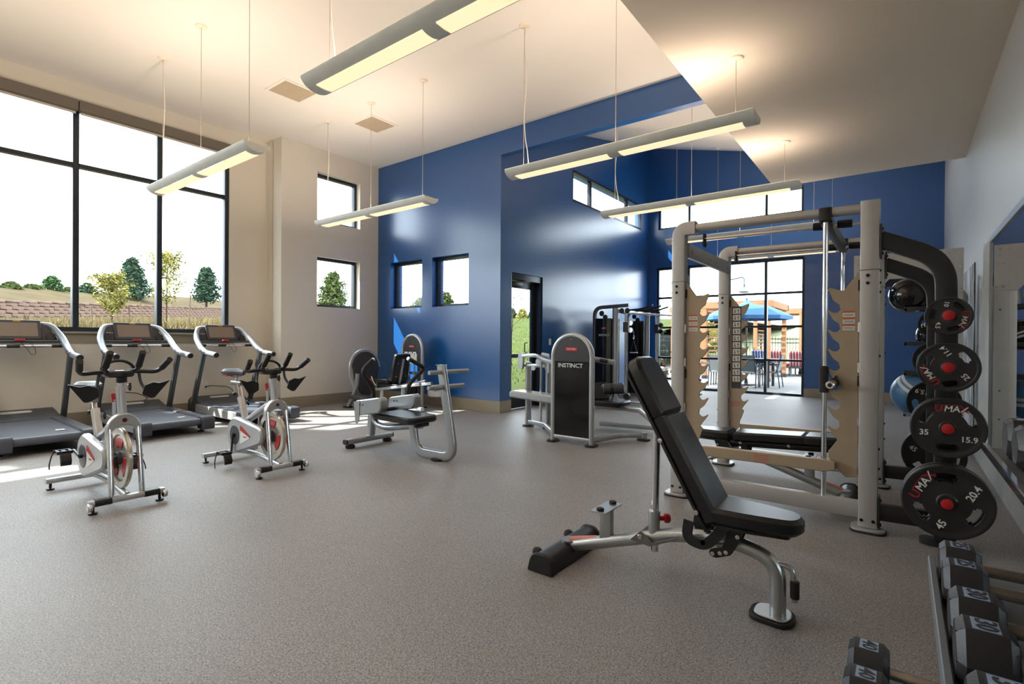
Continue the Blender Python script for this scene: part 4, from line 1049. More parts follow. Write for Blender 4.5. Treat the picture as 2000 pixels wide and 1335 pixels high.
# ---------------------------------------------------------------- ball rack
def ball_rack():
    Y = 7.38; xl, xr = -.46, .53
    t = thing('ball_storage_rack', 'tall tan portal frame rack holding exercise balls by the white wall', 'ball rack', (.03, Y+.2, 0))
    O = Vector((-.03, -Y-.2, 0))
    def fin(o): o.location = O; return o
    tp = fin(MB().slab([(xl, 2.28), (xl, 1.80), (xl+.185, 1.80), (xl+.34, 1.98), (xr-.34, 1.98), (xr-.185, 1.80), (xr, 1.80), (xr, 2.28)], 'y', Y-.006, Y+.006, .002).build('top_plate', M_rack, t))
    for s, xe in ((1, xl), (-1, xr)):
        up = fin(MB().box(min(xe, xe+s*.18), max(xe, xe+s*.18), Y, Y+.05, 0, 1.80, .004).build('upright', M_rack, t))
        fin(MB().box(min(xe, xe+s*.12), max(xe, xe+s*.12), Y+.40, Y+.45, 0, 2.0, .004).build('rear_upright', M_rackd, t))
        for dx, z in ((.045, 2.23), (.045, 2.17), (.12, 2.23), (.03, 2.08), (.075, 2.08), (.07, 1.84), (.02, 1.84)): bolt(tp, (xe+s*dx, Y-.006, z), 'y', -1, .010, M_chrome)
        for z in (1.6, .75, .45): bolt(up, (xe+s*.05, Y, z), 'y', -1, .010, M_chrome)
    fin(MB().box(xl, xr, Y+.40, Y+.45, 1.93, 2.02, .004).build('rear_beam', M_rackd, t))
    for z in (1.645, 1.245, .90, .43):
        sh = fin(MB().box(.02, xr-.02, Y+.06, Y+.10, z-.03, z+.015, .004).build('shelf_rail', M_rackd if z > .5 else M_rackg, t))
        MB().box(.02, xr-.02, Y+.36, Y+.40, z-.03, z+.015, .004).build('rear_rail', M_rackd, sh)
        MB().box(.02, .05, Y+.06, Y+.40, z-.03, z+.0, .004).box(xr-.05, xr-.02, Y+.06, Y+.40, z-.03, z, .004).build('side_rail', M_rackd, sh)
ball_rack()
M_ballk = mat('glossy black ball', (18, 18, 20), .10, var=.1, coat=.3)
M_ballb = mat('blue ball vinyl', (62, 104, 142), .36, var=.05)
M_ballg = mat('pale grey ball', (176, 180, 182), .4, var=.05)
def ball(label, c, r, m, ribs, ribm):
    o = MB()
    n, k = 32, 40; prof = []
    for i in range(k+1):
        a = pi*i/k; q = r*(1+.006*(1 if (ribs and i % 3 == 0) else 0))
        prof.append((q*sin(a)+1e-5, -q*cos(a)))
    o.lathe(prof, (0, 0, 0), 'z', n); t = o.build('exercise_ball', m, None, ang=60)
    t.location = c; t.rotation_euler = (.5, .35, .2)
    tag(t, label, 'exercise ball', 'balls on the portal rack')
    if ribm: MB().lathe([(r*sin(a)*1.004, -r*cos(a)*1.004) for a in (1.9, 1.97, 2.04)], (0, 0, 0), 'z', n).lathe([(r*sin(a)*1.004, -r*cos(a)*1.004) for a in (2.14, 2.2, 2.26)], (0, 0, 0), 'z', n).build('pale_band', ribm, t)
    return t
ball('glossy black exercise ball on the top shelf of the ball rack', (.07, 7.61, 1.80), .205, M_ballk, False, None)
ball('pale grey exercise ball squeezed beside the glossy black one', (.437, 7.61, 1.735), .152, M_ballg, True, None)
ball('dark ball with a pale band on the second shelf of the ball rack', (.29, 7.61, 1.26+.075), .165, M_ballk, False, M_ballg)
ball('big blue exercise ball with pale grey bands on the low shelf', (.145, 7.61, .655), .252, M_ballb, True, M_ballg)
# ---------------------------------------------------------------- ab bench
def ab_bench():
    ox, oy = -4.4, 3.83
    t = thing('abdominal_bench', 'silver abdominal bench with curved black handles and a U shaped foot post', 'exercise bench', (ox, oy, 0))
    O = (-ox, -oy, 0)
    def fin(o): o.location = O; return o
    rb = fin(MB().sweep([(-5.03, 3.52, .075), (-5.03, 4.16, .075)], rrect(.085, .06, .02, 3)).build('rear_bar', M_silver, t))
    for y in (3.515, 4.165):
        s = -1 if y < 3.8 else 1
        MB().sweep([(-5.03, y-.005*s, .075), (-5.03, y+.012*s, .075)], rrect(.08, .055, .02, 3)).build('end_cap', M_black, rb)
        MB().lathe([(.05, 0), (.055, .008), (.055, .03), (.03, .045)], (-5.03, y-s*.06, 0), 'z', 16).build('rubber_foot', M_rubber, rb)
    MB().box(-5.05, -5.02, 3.60, 3.78, .1055, .1065).build('warning_label', M_warn, rb)
    fin(MB().sweep([(-4.99, 3.83, .10), (-4.96, 3.83, .36)], rrect(.085, .08, .02, 3), up=(0, 1, 0)).build('rear_post', M_silver, t))
    fin(MB().lathe([(.06, .108), (.06, .12), (.05, .125)], (-4.985, 3.83, 0), 'z', 16).build('weld_plate', M_silver, t))
    fin(MB().tube(fillet([(-4.97, 3.83, .40), (-4.90, 3.83, .26), (-4.70, 3.83, .235), (-4.12, 3.83, .325)], [.12, .15], 6), .036, 12).build('spine', M_silver, t))
    U = fillet([(-4.215, 3.79, .35), (-4.16, 3.79, .05), (-3.60, 3.79, .05), (-3.785, 3.79, .985)], [.16, .17], 9)
    fr = fin(MB().sweep(U, rrect(.105, .058, .02, 3), up=(0, 1, 0)).build('front_frame', M_silver, t))
    MB().box(-3.83, -3.745, 3.745, 3.835, .984, .990, .002).build('end_plate', M_silver, fr)
    MB().lathe([(.075, 0), (.08, .006), (.08, .018), (.05, .024)], (-3.82, 3.79, 0), 'z', 20).build('rubber_foot', M_rubber, fr)
    for z, y0, y1 in ((.915, 3.60, 4.18), (.765, 3.56, 4.08)):
        x = -3.77-(z-.9)*.2+.0
        x = -3.785+(.985-z)*.198
        p = fin(MB().cyl((x, y0, z), (x, y1, z), .022, 12, .004).build('foot_peg', M_silver, t))
        if z < .8:
            MB().cyl((x, 3.62, z), (x, 3.74, z), .029, 12).build('collar', M_silver, p)
            MB().cyl((x, 3.66, z-.02), (x, 3.66, z-.04), .008, 8).cyl((x, 3.70, z-.02), (x, 3.70, z-.04), .008, 8).build('set_screw', M_chrome, p)
    sp = fin(MB().slab(roundpoly([(-4.66, 3.60), (-4.04, 3.57), (-4.00, 3.62), (-4.00, 3.93), (-4.04, 3.98), (-4.66, 4.02)], [.03, .04, .04, .04, .04, .03], 4), 'z', .365, .435, .016).build('seat', M_vinyl, t))
    fin(MB().slab(roundpoly([(-5.0, 3.66), (-4.70, 3.62), (-4.70, 4.0), (-5.0, 3.97)], .05, 4), 'z', .40, .465, .016).build('lumbar_pad', M_vinyl, t))
    fin(MB().cyl((-4.10, 3.72, .335), (-4.10, 3.90, .335), .025, 14, .004).build('seat_roller', M_black, t))
    for s, y in ((-1, 3.57), (1, 4.05)):
        sh = [(-4.86, .44), (-4.47, .47), (-4.45, .60), (-4.47, .625), (-4.86, .56)]
        pl = MB().slab(roundpoly([(-4.88, .40), (-4.80, .40), (-4.46, .455), (-4.42, .50), (-4.42, .60), (-4.46, .625), (-4.84, .565), (-4.88, .545)], .02), 'y', y-.055, y+.055, .012)
        o = fin(pl.build('arm_housing', M_silver, t))
        if s < 0:
            MB().slab(roundpoly([(-4.875, .55), (-4.77, .57), (-4.78, .36), (-4.815, .31), (-4.845, .315)], .012), 'y', y-.062, y-.054).build('hanging_bracket', M_silver, o)
        for dx in (-.17, -.12): bolt(o, (-4.6+dx, y-.055, .525), 'y', -1, .008)
        path = [(-4.60, y+s*.0, .58), (-4.60, y+s*.01, .72), (-4.60, y+s*.20, .915), (-4.60, y+s*.02, 1.02)]
        if s < 0: path[2] = (-4.60, 3.40, .905)
        else: path[2] = (-4.60, 4.33, .905)
        h = fin(MB().tube(fillet(path, [.08, .09], 6), .025, 12).build('curved_handle', M_rubber, t))
        e = Vector(path[3]); d = (e-Vector(path[2])).normalized()
        MB().cyl(e-d*.005, e+d*.02, .023, 12, .003).build('end_cap', M_chrome, h)
ab_bench()

M_arch = mat('machine silver frame', (180, 184, 187), .32, .6, var=.03)
M_smoke = mat('smoked shroud', (26, 26, 27), .12, var=.08, scale=5)
M_shroud = mat('charcoal shroud cap', (66, 66, 72), .3, .3)
def logo(par, cx, y, cz, w, m=None):
    """red pill with the maker's name"""
    MB().slab(rrect(w, w*.34, w*.10, 4, cx, cz), 'y', y-.002, y, .0006).build('logo_plate', M_black, par)
    MB().slab(rrect(w*.9, w*.26, w*.08, 4, cx, cz), 'y', y-.003, y-.002).build('logo_red', M_red, par)
    MB().slab(rrect(w*.82, w*.19, w*.06, 4, cx, cz), 'y', y-.0036, y-.003).build('logo_inner', M_redp, par)
    text('lettering', 'STAR TRAC', w*.125, (cx, y-.0042, cz), (1, 0, 0), (0, 0, 1), M_whitep, par, ext=.0004)
def tower(t, O, x0, x1, y, h, front='smoke'):
    """arched weight tower standing in the plane y, front face toward -y"""
    def fin(o): o.location = O; return o
    cx = (x0+x1)/2; R = (x1-x0)/2-.028; zc = h-.028-R
    path = [(x1-.028, y, .02)]+[(cx+R*cos(a), y, zc+R*sin(a)) for a in [pi*k/20 for k in range(21)]]+[(x0+.028, y, .02)]
    f = fin(MB().sweep(path, rrect(.056, .066, .024, 4), up=(0, 1, 0)).build('arch_frame', M_arch, t))
    for x in (x0+.028, x1-.028):
        MB().slab(rrect(.13, .17, .05, 4, x, y), 'z', 0, .022, .004).build('rubber_foot', M_rubber, f)
    fin(MB().sweep([(x0+.05, y, .07), (x1-.05, y, .07)], rrect(.05, .05, .015, 2)).build('bottom_rail', M_arch, t))
    Ri = R-.024
    cap = [(cx+Ri*cos(pi*k/18), zc+Ri*sin(pi*k/18)) for k in range(19)]+[(cx-Ri, zc-.06), (cx+Ri, zc-.06)]
    c = fin(MB().slab(cap, 'y', y-.025, y+.02, .006).build('top_cap', M_shroud, t))
    for dx, dz in ((-Ri+.03, -.03), (Ri-.03, -.03), (0, Ri-.03)): bolt(c, (cx+dx, y-.025, zc+dz), 'y', -1, .007, M_chrome)
    return f, c, cx, zc, Ri
# ---------------------------------------------------------------- leg machine with the arched tower
def leg_machine():
    ox, oy = -3.4, 5.8
    t = thing('leg_exercise_machine', 'weight machine with a smoked arched tower and red badge by the glass door', 'exercise machine', (ox, oy, 0))
    O = (-ox, -oy, 0)
    def fin(o): o.location = O; return o
    f, c, cx, zc, Ri = tower(t, O, -3.465, -2.875, 5.39, 1.345)
    logo(c, cx, 5.365, 1.145, .19)
    p = fin(MB().box(cx-Ri, cx+Ri, 5.375, 5.382, .09, zc-.06).build('smoked_shroud', M_smoke, t))
    text('lettering', 'INSTINCT', .070, (cx-.02, 5.3735, .945), (1, 0, 0), (0, 0, 1), mat('silver print', (206, 210, 212), .5), p, width=1.12)
    st = fin(MB().box(cx-.13, cx+.13, 5.42, 5.52, .12, .60, .005).build('weight_stack', M_black, t))
    for k in range(1, 9): MB().box(cx-.131, cx+.131, 5.418, 5.522, .12+.053*k, .123+.053*k).build('plate_gap', M_dgrey, st)
    # frame behind
    for x, y, z in ((-4.32, 6.10, .93), (-3.97, 6.10, .99), (-2.57, 6.14, .10)):
        q = fin(MB().sweep([(x, y, .03), (x, y, z)], rrect(.085 if z > .5 else .07, .07, .02, 3)).build('post', M_arch, t))
        MB().slab(rrect(.15, .13, .04, 3, x, y), 'z', 0, .02, .003).build('rubber_foot', M_rubber, q)
    fin(MB().sweep([(-4.32, 6.10, .07), (-3.97, 6.02, .06), (-3.43, 5.45, .06)], rrect(.06, .06, .015, 2)).build('floor_tube', M_arch, t))
    fin(MB().sweep(fillet([(-2.93, 5.45, .06), (-2.80, 6.0, .06), (-2.57, 6.14, .06)], .15), rrect(.06, .06, .015, 2)).build('floor_tube', M_arch, t))
    fin(MB().sweep([(-4.40, 6.08, .885), (-3.93, 6.08, .885)], rrect(.05, .05, .015, 2)).build('crossbar', M_arch, t))
    a = fin(MB().sweep(fillet([(-4.36, 6.02, 1.02), (-4.1, 5.98, 1.04), (-3.86, 5.80, .98), (-3.45, 5.50, .96)], .1), rrect(.06, .05, .015, 2)).build('lever_arm', M_arch, t))
    MB().slab(roundpoly([(-4.44, 1.06), (-4.44, .84), (-4.36, .82), (-4.34, 1.06)], .03), 'y', 6.0, 6.04, .004).build('end_plate', M_arch, a)
    MB().slab(roundpoly([(-4.03, 1.08), (-3.90, 1.06), (-3.90, .80), (-3.95, .78), (-3.98, .88), (-4.06, .92)], .02), 'y', 6.0, 6.02, .003).build('cam_plate', M_arch, a)
    MB().lathe([(0, 0), (.05, 0), (.05, .03), (0, .03)], (-4.06, 5.97, .945), 'y', 20).build('cam_disc', M_silver, a)
    MB().lathe([(.022, 0), (.036, 0), (.036, .014), (.022, .014)], (-4.16, 5.985, .855), 'y', 18).build('pulley', M_silver, a)
    fin(MB().slab(roundpoly([(-4.44, .44), (-3.46, .38), (-3.46, .50), (-4.40, .535), (-4.44, .51)], [.03, 0, 0, .03, .02]), 'y', 5.78, 6.04, .02).build('side_guard', M_silver, t))
    fin(MB().cyl((-4.0, 5.95, .12), (-4.0, 5.95, .95), .018, 10).build('push_rod', M_chrome, t))
    # seat, roller and handle on the far side
    fin(MB().slab(rrect(.50, .38, .05, 4, -3.19, 6.42), 'z', .365, .435, .016).build('seat', M_vinyl, t))
    fin(MB().sweep([(-3.34, 6.40, .44), (-3.40, 6.44, .66)], rrect(.34, .06, .02, 3), up=(0, 0, 1)).build('back_pad', M_dgrey, t))
    fin(MB().sweep([(-3.42, 6.42, .33), (-2.75, 6.42, .33), (-2.45, 6.44, .10)], rrect(.05, .07, .015, 2), up=(0, 1, 0)).build('seat_beam', M_arch, t))
    fin(MB().sweep([(-3.42, 6.6, .07), (-2.2, 6.8, .07)], rrect(.07, .06, .015, 2)).build('floor_tube', M_arch, t))
    p0 = Vector((-3.21, 6.28, .595)); p1 = Vector((-2.95, 6.38, .615))
    r = fin(MB().cyl(p0, p1, .072, 20, .016).build('ankle_roller', M_dgrey, t))
    d = (p1-p0).normalized()
    MB().cyl(p0-d*.012, p0+d*.004, .062, 20, .006).build('roller_cap', M_black, r)
    MB().cyl(p0+d*.10, p0+d*.15, .0735, 20, .002).build('roller_band', M_black, r)
    fin(MB().tube([(-3.08, 6.33, .60), (-3.12, 6.38, .50), (-3.2, 6.42, .36)], .022, 10).build('roller_arm', M_arch, t))
    fin(MB().cyl((-2.93, 6.40, .50), (-2.93, 6.46, .50), .045, 16, .006).build('pivot_disc', M_black, t))
    g = fin(MB().sweep([(-3.40, 6.20, 1.01), (-3.06, 6.32, .955)], rrect(.05, .07, .012, 2)).build('side_handle', M_silver, t))
    MB().cyl((-3.24, 6.235, .985), (-3.14, 6.27, .97), .028, 12, .004).build('knob', M_black, g)
    MB().sweep([(-3.40, 6.20, 1.01), (-3.30, 5.46, 1.0)], rrect(.05, .06, .012, 2)).build('handle_arm', M_silver, g)
leg_machine()

# ---------------------------------------------------------------- seated leg press
def leg_press():
    ox, oy = -7.4, 6.0
    t = thing('seated_press_machine', 'seated press machine with an arched tower and oval foot plate by the blue corner', 'exercise machine', (ox, oy, 0))
    O = (-ox, -oy, 0)
    def fin(o): o.location = O; return o
    f, c, cx, zc, Ri = tower(t, O, -7.54, -6.955, 6.50, 1.355)
    logo(c, cx, 6.475, 1.12, .17)
    bp = fin(MB().box(cx-Ri, cx+Ri, 6.47, 6.477, .10, .22).box(cx-Ri, cx-Ri+.03, 6.47, 6.477, .22, zc-.06).box(cx+Ri-.08, cx+Ri, 6.47, 6.477, .22, zc-.06).build('shroud_frame', M_shroud, t))
    pn = fin(MB().box(cx-Ri+.01, cx+Ri-.09, 6.462, 6.47, .80, zc-.075).build('instruction_card', M_paper, t))
    for k in range(3):
        x = cx-Ri+.06+k*.115
        MB().box(x, x+.085, 6.460, 6.462, .93, 1.02).build('card_panel', M_whitep, pn)
        MB().box(x+.02, x+.06, 6.459, 6.460, .95, .955).box(x+.035, x+.045, 6.459, 6.460, .945, 1.0).box(x+.03, x+.065, 6.459, 6.460, .98, .988).build('card_figure', M_dgrey, pn)
    for x in (cx-.10, cx+.03): fin(MB().cyl((x, 6.52, .25), (x, 6.52, .85), .012, 10).build('guide_rod', M_chrome, t))
    fin(MB().box(cx-.14, cx+.08, 6.50, 6.58, .12, .40, .004).build('weight_stack', M_black, t))
    fin(MB().box(cx-.12, cx+.06, 6.50, 6.56, .60, .65, .01).build('top_plate', M_chrome, t))
    # oval foot plate
    out = [(5.97+.30*sin(a)*(1.0 if cos(a) > 0 else .92), .70+(.325 if cos(a) > 0 else .50)*cos(a)) for a in [2*pi*k/36 for k in range(36)]]
    TILT = Matrix.Translation((-7.9, 5.97, .1)) @ Matrix.Rotation(radians(-4), 4, 'Y') @ Matrix.Translation((7.9, -5.97, -.1))
    fin(MB().slab(out, 'x', -7.915, -7.88, .008).xf(TILT).build('foot_plate', mat('dark foot plate', (52, 50, 52), .55, var=.08, scale=20), t))
    ring = [(-7.925, 5.97+.32*sin(a), .70+(.345 if cos(a) > 0 else .50)*cos(a)) for a in [(-2.5+4.0*k/24) for k in range(25)]]
    fin(MB().sweep(ring, rrect(.06, .05, .015, 2), up=(1, 0, 0)).xf(TILT).build('plate_frame', M_arch, t))
    fin(MB().sweep(fillet([(-7.90, 5.76, .62), (-7.92, 5.74, .30), (-8.05, 5.68, .02)], .15), rrect(.06, .07, .015, 2), up=(0, 1, 0)).build('front_leg', M_arch, t))
    fin(MB().slab(rrect(.18, .14, .05, 4, -8.07, 5.68), 'z', 0, .022, .004).build('rubber_foot', M_rubber, t))
    # seat on rails
    B = Matrix.Translation((-7.12, 6.08, .50)) @ Matrix.Rotation(radians(-14), 4, 'Y').inverted()
    bk = fin(MB().slab(roundpoly([(-.20, 0), (.20, 0), (.17, .50), (-.17, .50)], [.03, .03, .05, .05], 4), 'x', -.07, .0, .016).xf(B).build('backrest', M_vinyl, t))
    MB().slab([(-.15, -.04), (.15, -.04), (.13, .44), (-.13, .44)], 'x', .0, .014, .003).xf(B).build('back_board', M_black, bk)
    MB().sweep([(.03, -.02, -.10), (.03, -.02, .42)], rrect(.04, .035, .008, 2), up=(0, 1, 0)).xf(B).build('back_tube', M_silver, bk)
    for y, z in ((-.11, .34), (.11, .34), (-.11, .10), (.11, .10)): MB().lathe([(0, .014), (.012, .014), (.010, .020), (0, .021)], (0, y, z), 'x', 8).xf(B).build('bolt', M_chrome, bk)
    fin(MB().slab(rrect(.42, .40, .05, 4, -7.40, 6.06), 'z', .47, .545, .016).build('seat', M_vinyl, t))
    fin(MB().box(-7.55, -7.0, 5.92, 6.20, .38, .46, .01).build('seat_carriage', M_black, t))
    g = fin(MB().tube(fillet([(-7.5, 5.86, .42), (-7.56, 5.84, .50), (-7.60, 5.84, .58)], .03), .011, 8).build('adjust_lever', M_chrome, t))
    MB().box(-7.63, -7.57, 5.82, 5.86, .50, .54, .006).build('red_grip', M_red, g)
    for y in (5.93, 6.19):
        fin(MB().sweep([(-7.6, y, .335), (-6.42, y, .50)], rrect(.05, .05, .015, 2)).build('seat_rail', M_arch, t))
    fin(MB().cyl((-7.05, 6.0, .43), (-6.36, 6.0, .55), .028, 12).build('slide_tube', M_chrome, t))
    for x, z in ((-7.58, .34), (-7.0, .40)):
        q = fin(MB().sweep([(x, 6.06, .04), (x, 6.06, z)], rrect(.07, .06, .015, 2)).build('post', M_arch, t))
    fin(MB().sweep([(-8.0, 6.06, .06), (-6.5, 6.06, .06)], rrect(.08, .06, .015, 2)).build('floor_beam', M_arch, t))
    fin(MB().lathe([(.12, 0), (.12, .006), (.05, .012)], (-6.75, 6.0, .0), 'z', 20).build('foot_disc', M_arch, t))
    fin(MB().slab(rrect(.5, .32, .10, 5, -7.75, 5.72), 'z', .18, .24, .01).build('side_step', M_dgrey, t))
    fin(MB().sweep([(-7.75, 5.72, .18), (-7.6, 5.95, .07)], rrect(.05, .05, .01, 2)).build('step_arm', M_arch, t))
    fin(MB().lathe([(.15, .22), (.17, .24), (.17, .36), (.15, .38), (.02, .38), (.02, .22)], (-6.72, 6.62, 0), 'z', 26).build('cable_guard', mat('pale guard', (206, 212, 214), .35), t))
leg_press()

# ---------------------------------------------------------------- functional trainer along the door wall
def trainer():
    ox, oy = -4.8, 10.0
    t = thing('cable_machine', 'tall twin tower cable machine with dark shrouds standing along the blue door wall', 'exercise machine', (ox, oy, 0))
    O = (-ox, -oy, 0)
    def fin(o): o.location = O; return o
    for i, y in enumerate((9.40, 11.00)):
        sh = fin(MB().box(-5.0 if i == 0 else -4.99, -4.64, y, y+.40, .06, 1.70, .01).build('stack_shroud', M_smoke, t))
        if i == 0:
            logo(sh, -4.80, y, 1.50, .11)
            text('lettering', 'INSTINCT', .055, (-4.79, y-.002, 1.36), (1, 0, 0), (0, 0, 1), mat('silver print', (206, 210, 212), .5), sh)
        p = fin(MB().sweep([(-4.57, y+.05, .02), (-4.57, y+.05, 1.90)], rrect(.10, .10, .02, 3)).build('tower_post', M_arch, t))
        MB().slab(rrect(.2, .2, .05, 3, -4.57, y+.05), 'z', 0, .02, .003).build('rubber_foot', M_rubber, p)
        fin(MB().sweep(fillet([(-5.03, y+.05, .05), (-5.03, y+.05, 1.92), (-4.28, y+.05, 1.95)], .16, 6), rrect(.07, .07, .015, 2), up=(0, 1, 0)).build('top_arch', M_post_t, t))
        fin(MB().sweep([(-5.0, y+.05, .05), (-4.0, y+.05, .05)], rrect(.08, .06, .015, 2)).build('floor_beam', M_arch, t))
        c = fin(MB().sweep([(-4.36, y+.10, .05), (-4.36, y+.10, 1.86)], rrect(.05, .05, .008, 2)).build('pulley_column', M_chrome, t))
        for k in range(18): MB().lathe([(0, 0), (.008, 0), (.008, .002), (0, .002)], (-4.36, y+.073, .4+k*.07), 'y', 8).build('column_hole', M_black, c)
        cr = fin(MB().box(-4.41, -4.31, y+.05, y+.15, 1.42, 1.62, .008).build('pulley_carriage', M_dgrey, t))
        for z in (1.46, 1.60): MB().lathe([(0, -.012), (.05, -.012), (.056, -.006), (.05, 0), (.056, .006), (.05, .012), (0, .012)], (-4.26, y+.08, z), 'y', 20).build('pulley_wheel', M_chrome, cr)
        cb = fin(MB().tube([(-4.20, y+.08, 1.46), (-4.19, y+.08, 1.36)], .006, 6).build('cable_end', M_chrome, t))
        MB().tube([(-4.19+.015*sin(a), y+.08, 1.32+.04*cos(a)) for a in [2*pi*k/12 for k in range(12)]], .005, 6, closed=True).build('carabiner', M_chrome, cb)
        st = fin(MB().tube([(-4.26, y+.08, 1.02), (-4.19, y+.08, 1.26), (-4.12, y+.08, 1.02)], .004, 6).build('handle_strap', M_black, t))
        MB().cyl((-4.27, y+.08, 1.02), (-4.11, y+.08, 1.02), .013, 10).build('stirrup_handle', M_chrome, st)
        for x, z in ((-4.86, 1.80), (-4.78, 1.72), (-4.42, 1.84), (-4.30, 1.84)): fin(MB().lathe([(0, -.014), (.05, -.014), (.056, 0), (.05, .014), (0, .014)], (x, y+.02, z), 'y', 18).build('top_pulley', M_black, t))
    fin(MB().sweep([(-4.50, 9.45, 1.84), (-4.50, 11.05, 1.84)], rrect(.07, .07, .015, 2)).build('top_beam', M_arch, t))
    fin(MB().sweep([(-5.0, 9.45, .05), (-5.0, 11.05, .05)], rrect(.07, .06, .015, 2)).build('floor_beam', M_arch, t))
    for k, y in enumerate((9.9, 10.3, 10.7)):
        b = fin(MB().tube(fillet([(-4.48, y, 1.88), (-4.2, y, 1.90), (-3.95, y-.08, 1.96)], .1), .018, 10).build('pull_up_grip', M_black, t))
        MB().cyl((-3.96, y-.078, 1.957), (-3.93, y-.085, 1.967), .021, 10, .003).build('grip_end', M_chrome, b)
    fin(MB().tube([(-4.46, 9.6, 1.80), (-3.95, 10.9, 1.80)], .02, 10).build('brace_bar', M_chrome, t))
trainer()
def bar_bench():
    t = thing('low_roller_bench', 'low bench with foam rollers by the foot of the patio window', 'exercise bench', (-4.75, 12.0, 0))
    MB().sweep([(-.2, 0, .36), (1.1, 0, .36)], rrect(.05, .05, .01, 2)).build('beam', M_black, t)
    for x in (-.15, 1.0):
        p = MB().sweep([(x, 0, .02), (x, 0, .35)], rrect(.06, .06, .012, 2)).build('leg', M_silver, t)
        MB().box(x-.06, x+.06, -.22, .22, 0, .03, .006).build('foot', M_rubber, p)
    r = MB().cyl((-.16, -.26, .55), (-.16, .26, .55), .10, 6, .012).build('foam_roller', M_dgrey, t)
    r2 = MB().cyl((.10, -.22, .53), (.10, .22, .53), .10, 8, .012).build('foam_roller', M_vinyl, t)
    MB().tube([(-.03, 0, .36), (-.1, 0, .5)], .02, 8).build('roller_bracket', M_chrome, t)
bar_bench()
# ---------------------------------------------------------------- outdoors
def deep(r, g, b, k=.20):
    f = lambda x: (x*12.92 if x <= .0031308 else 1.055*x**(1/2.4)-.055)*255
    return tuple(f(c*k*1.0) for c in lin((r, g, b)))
_indoor = set(MATS)
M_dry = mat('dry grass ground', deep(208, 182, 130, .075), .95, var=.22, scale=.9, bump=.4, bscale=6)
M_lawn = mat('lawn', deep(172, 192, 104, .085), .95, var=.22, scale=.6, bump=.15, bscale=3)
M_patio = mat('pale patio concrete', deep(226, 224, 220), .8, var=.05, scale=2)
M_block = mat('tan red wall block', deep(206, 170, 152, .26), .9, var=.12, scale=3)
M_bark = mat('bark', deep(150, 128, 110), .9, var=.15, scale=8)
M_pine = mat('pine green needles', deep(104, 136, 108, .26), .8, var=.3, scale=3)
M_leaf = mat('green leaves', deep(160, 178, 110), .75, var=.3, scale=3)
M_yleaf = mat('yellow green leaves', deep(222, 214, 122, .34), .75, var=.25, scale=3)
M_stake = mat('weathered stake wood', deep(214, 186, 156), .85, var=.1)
def plane_z(x, y): return 1.20+.0312*(-9.4-x)+.0349*(y-2)
WA, WB = Vector((-30.3, 4.2)), Vector((-45.7, 18.2))
wd = (WB-WA).normalized(); wn = Vector((-wd.y, wd.x))          # wall run and its uphill normal
if wn.x > 0: wn = -wn
def sstep(a, b, x):
    t = max(0, min(1, (x-a)/(b-a))); return t*t*(3-2*t)
def lawn_z(x, y):
    d = sqrt((x+5.5)**2+(y-8)**2); return -.06+.118*max(0, d-2.5)*min(1, 26/max(d, 1))
def ground(x, y):
    t = y/max(.1, -x)
    w = sstep(.68, .92, t)
    return plane_z(x, y)*(1-w)+lawn_z(x, y)*w
def terrain(name, xs, ys, zf, skip, m):
    vs = [(x, y, zf(x, y)) for y in ys for x in xs]; n = len(xs); fs = []
    for j in range(len(ys)-1):
        for i in range(n-1):
            cx, cy = (xs[i]+xs[i+1])/2, (ys[j]+ys[j+1])/2
            if not skip(cx, cy): fs.append([j*n+i, j*n+i+1, (j+1)*n+i+1, (j+1)*n+i])
    o = MB().add(vs, fs).build(name, m, None, 60); o['kind'] = 'structure'; return o
fr = lambda a, b, n: [a+(b-a)*i/n for i in range(n+1)]
rr = random.Random(3)
nz = lambda x, y: .06*sin(x*1.3+y*.7)+.05*sin(x*.5-y*1.1)
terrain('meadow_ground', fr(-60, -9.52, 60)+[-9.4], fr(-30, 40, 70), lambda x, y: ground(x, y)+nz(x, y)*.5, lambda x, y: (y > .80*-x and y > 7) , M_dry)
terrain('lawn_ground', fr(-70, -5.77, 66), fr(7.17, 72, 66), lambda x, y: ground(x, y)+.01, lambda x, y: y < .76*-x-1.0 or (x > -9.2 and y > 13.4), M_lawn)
# hillside above the block wall
mb = MB(); vs = []; NS, NT = 44, 16
for j in range(NT+1):
    for i in range(NS+1):
        s = -22+62*i/NS; q = 34*(j/NT)**1.4
        p = WA+wd*s+wn*(q-.1)
        base = plane_z((WA+wd*s).x, (WA+wd*s).y)+.78
        z = base+.88*sstep(0, 6, q)+.05*sin(s*.9+q)+.10*sin(s*.23)*sstep(1, 8, q)+(.5*sstep(4, 22, s) - .0)*sstep(0, 8, q)*.6
        vs.append((p.x, p.y, z))
mb.add(vs, [[j*(NS+1)+i, j*(NS+1)+i+1, (j+1)*(NS+1)+i+1, (j+1)*(NS+1)+i] for j in range(NT) for i in range(NS)])
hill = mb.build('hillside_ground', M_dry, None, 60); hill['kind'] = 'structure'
HV = vs
def hill_z(s, q):
    i = int((s+22)/62*NS); j = int(NT*(max(0, q)/34)**(1/1.4)); return HV[min(NT, j)*(NS+1)+max(0, min(NS, i))][2]
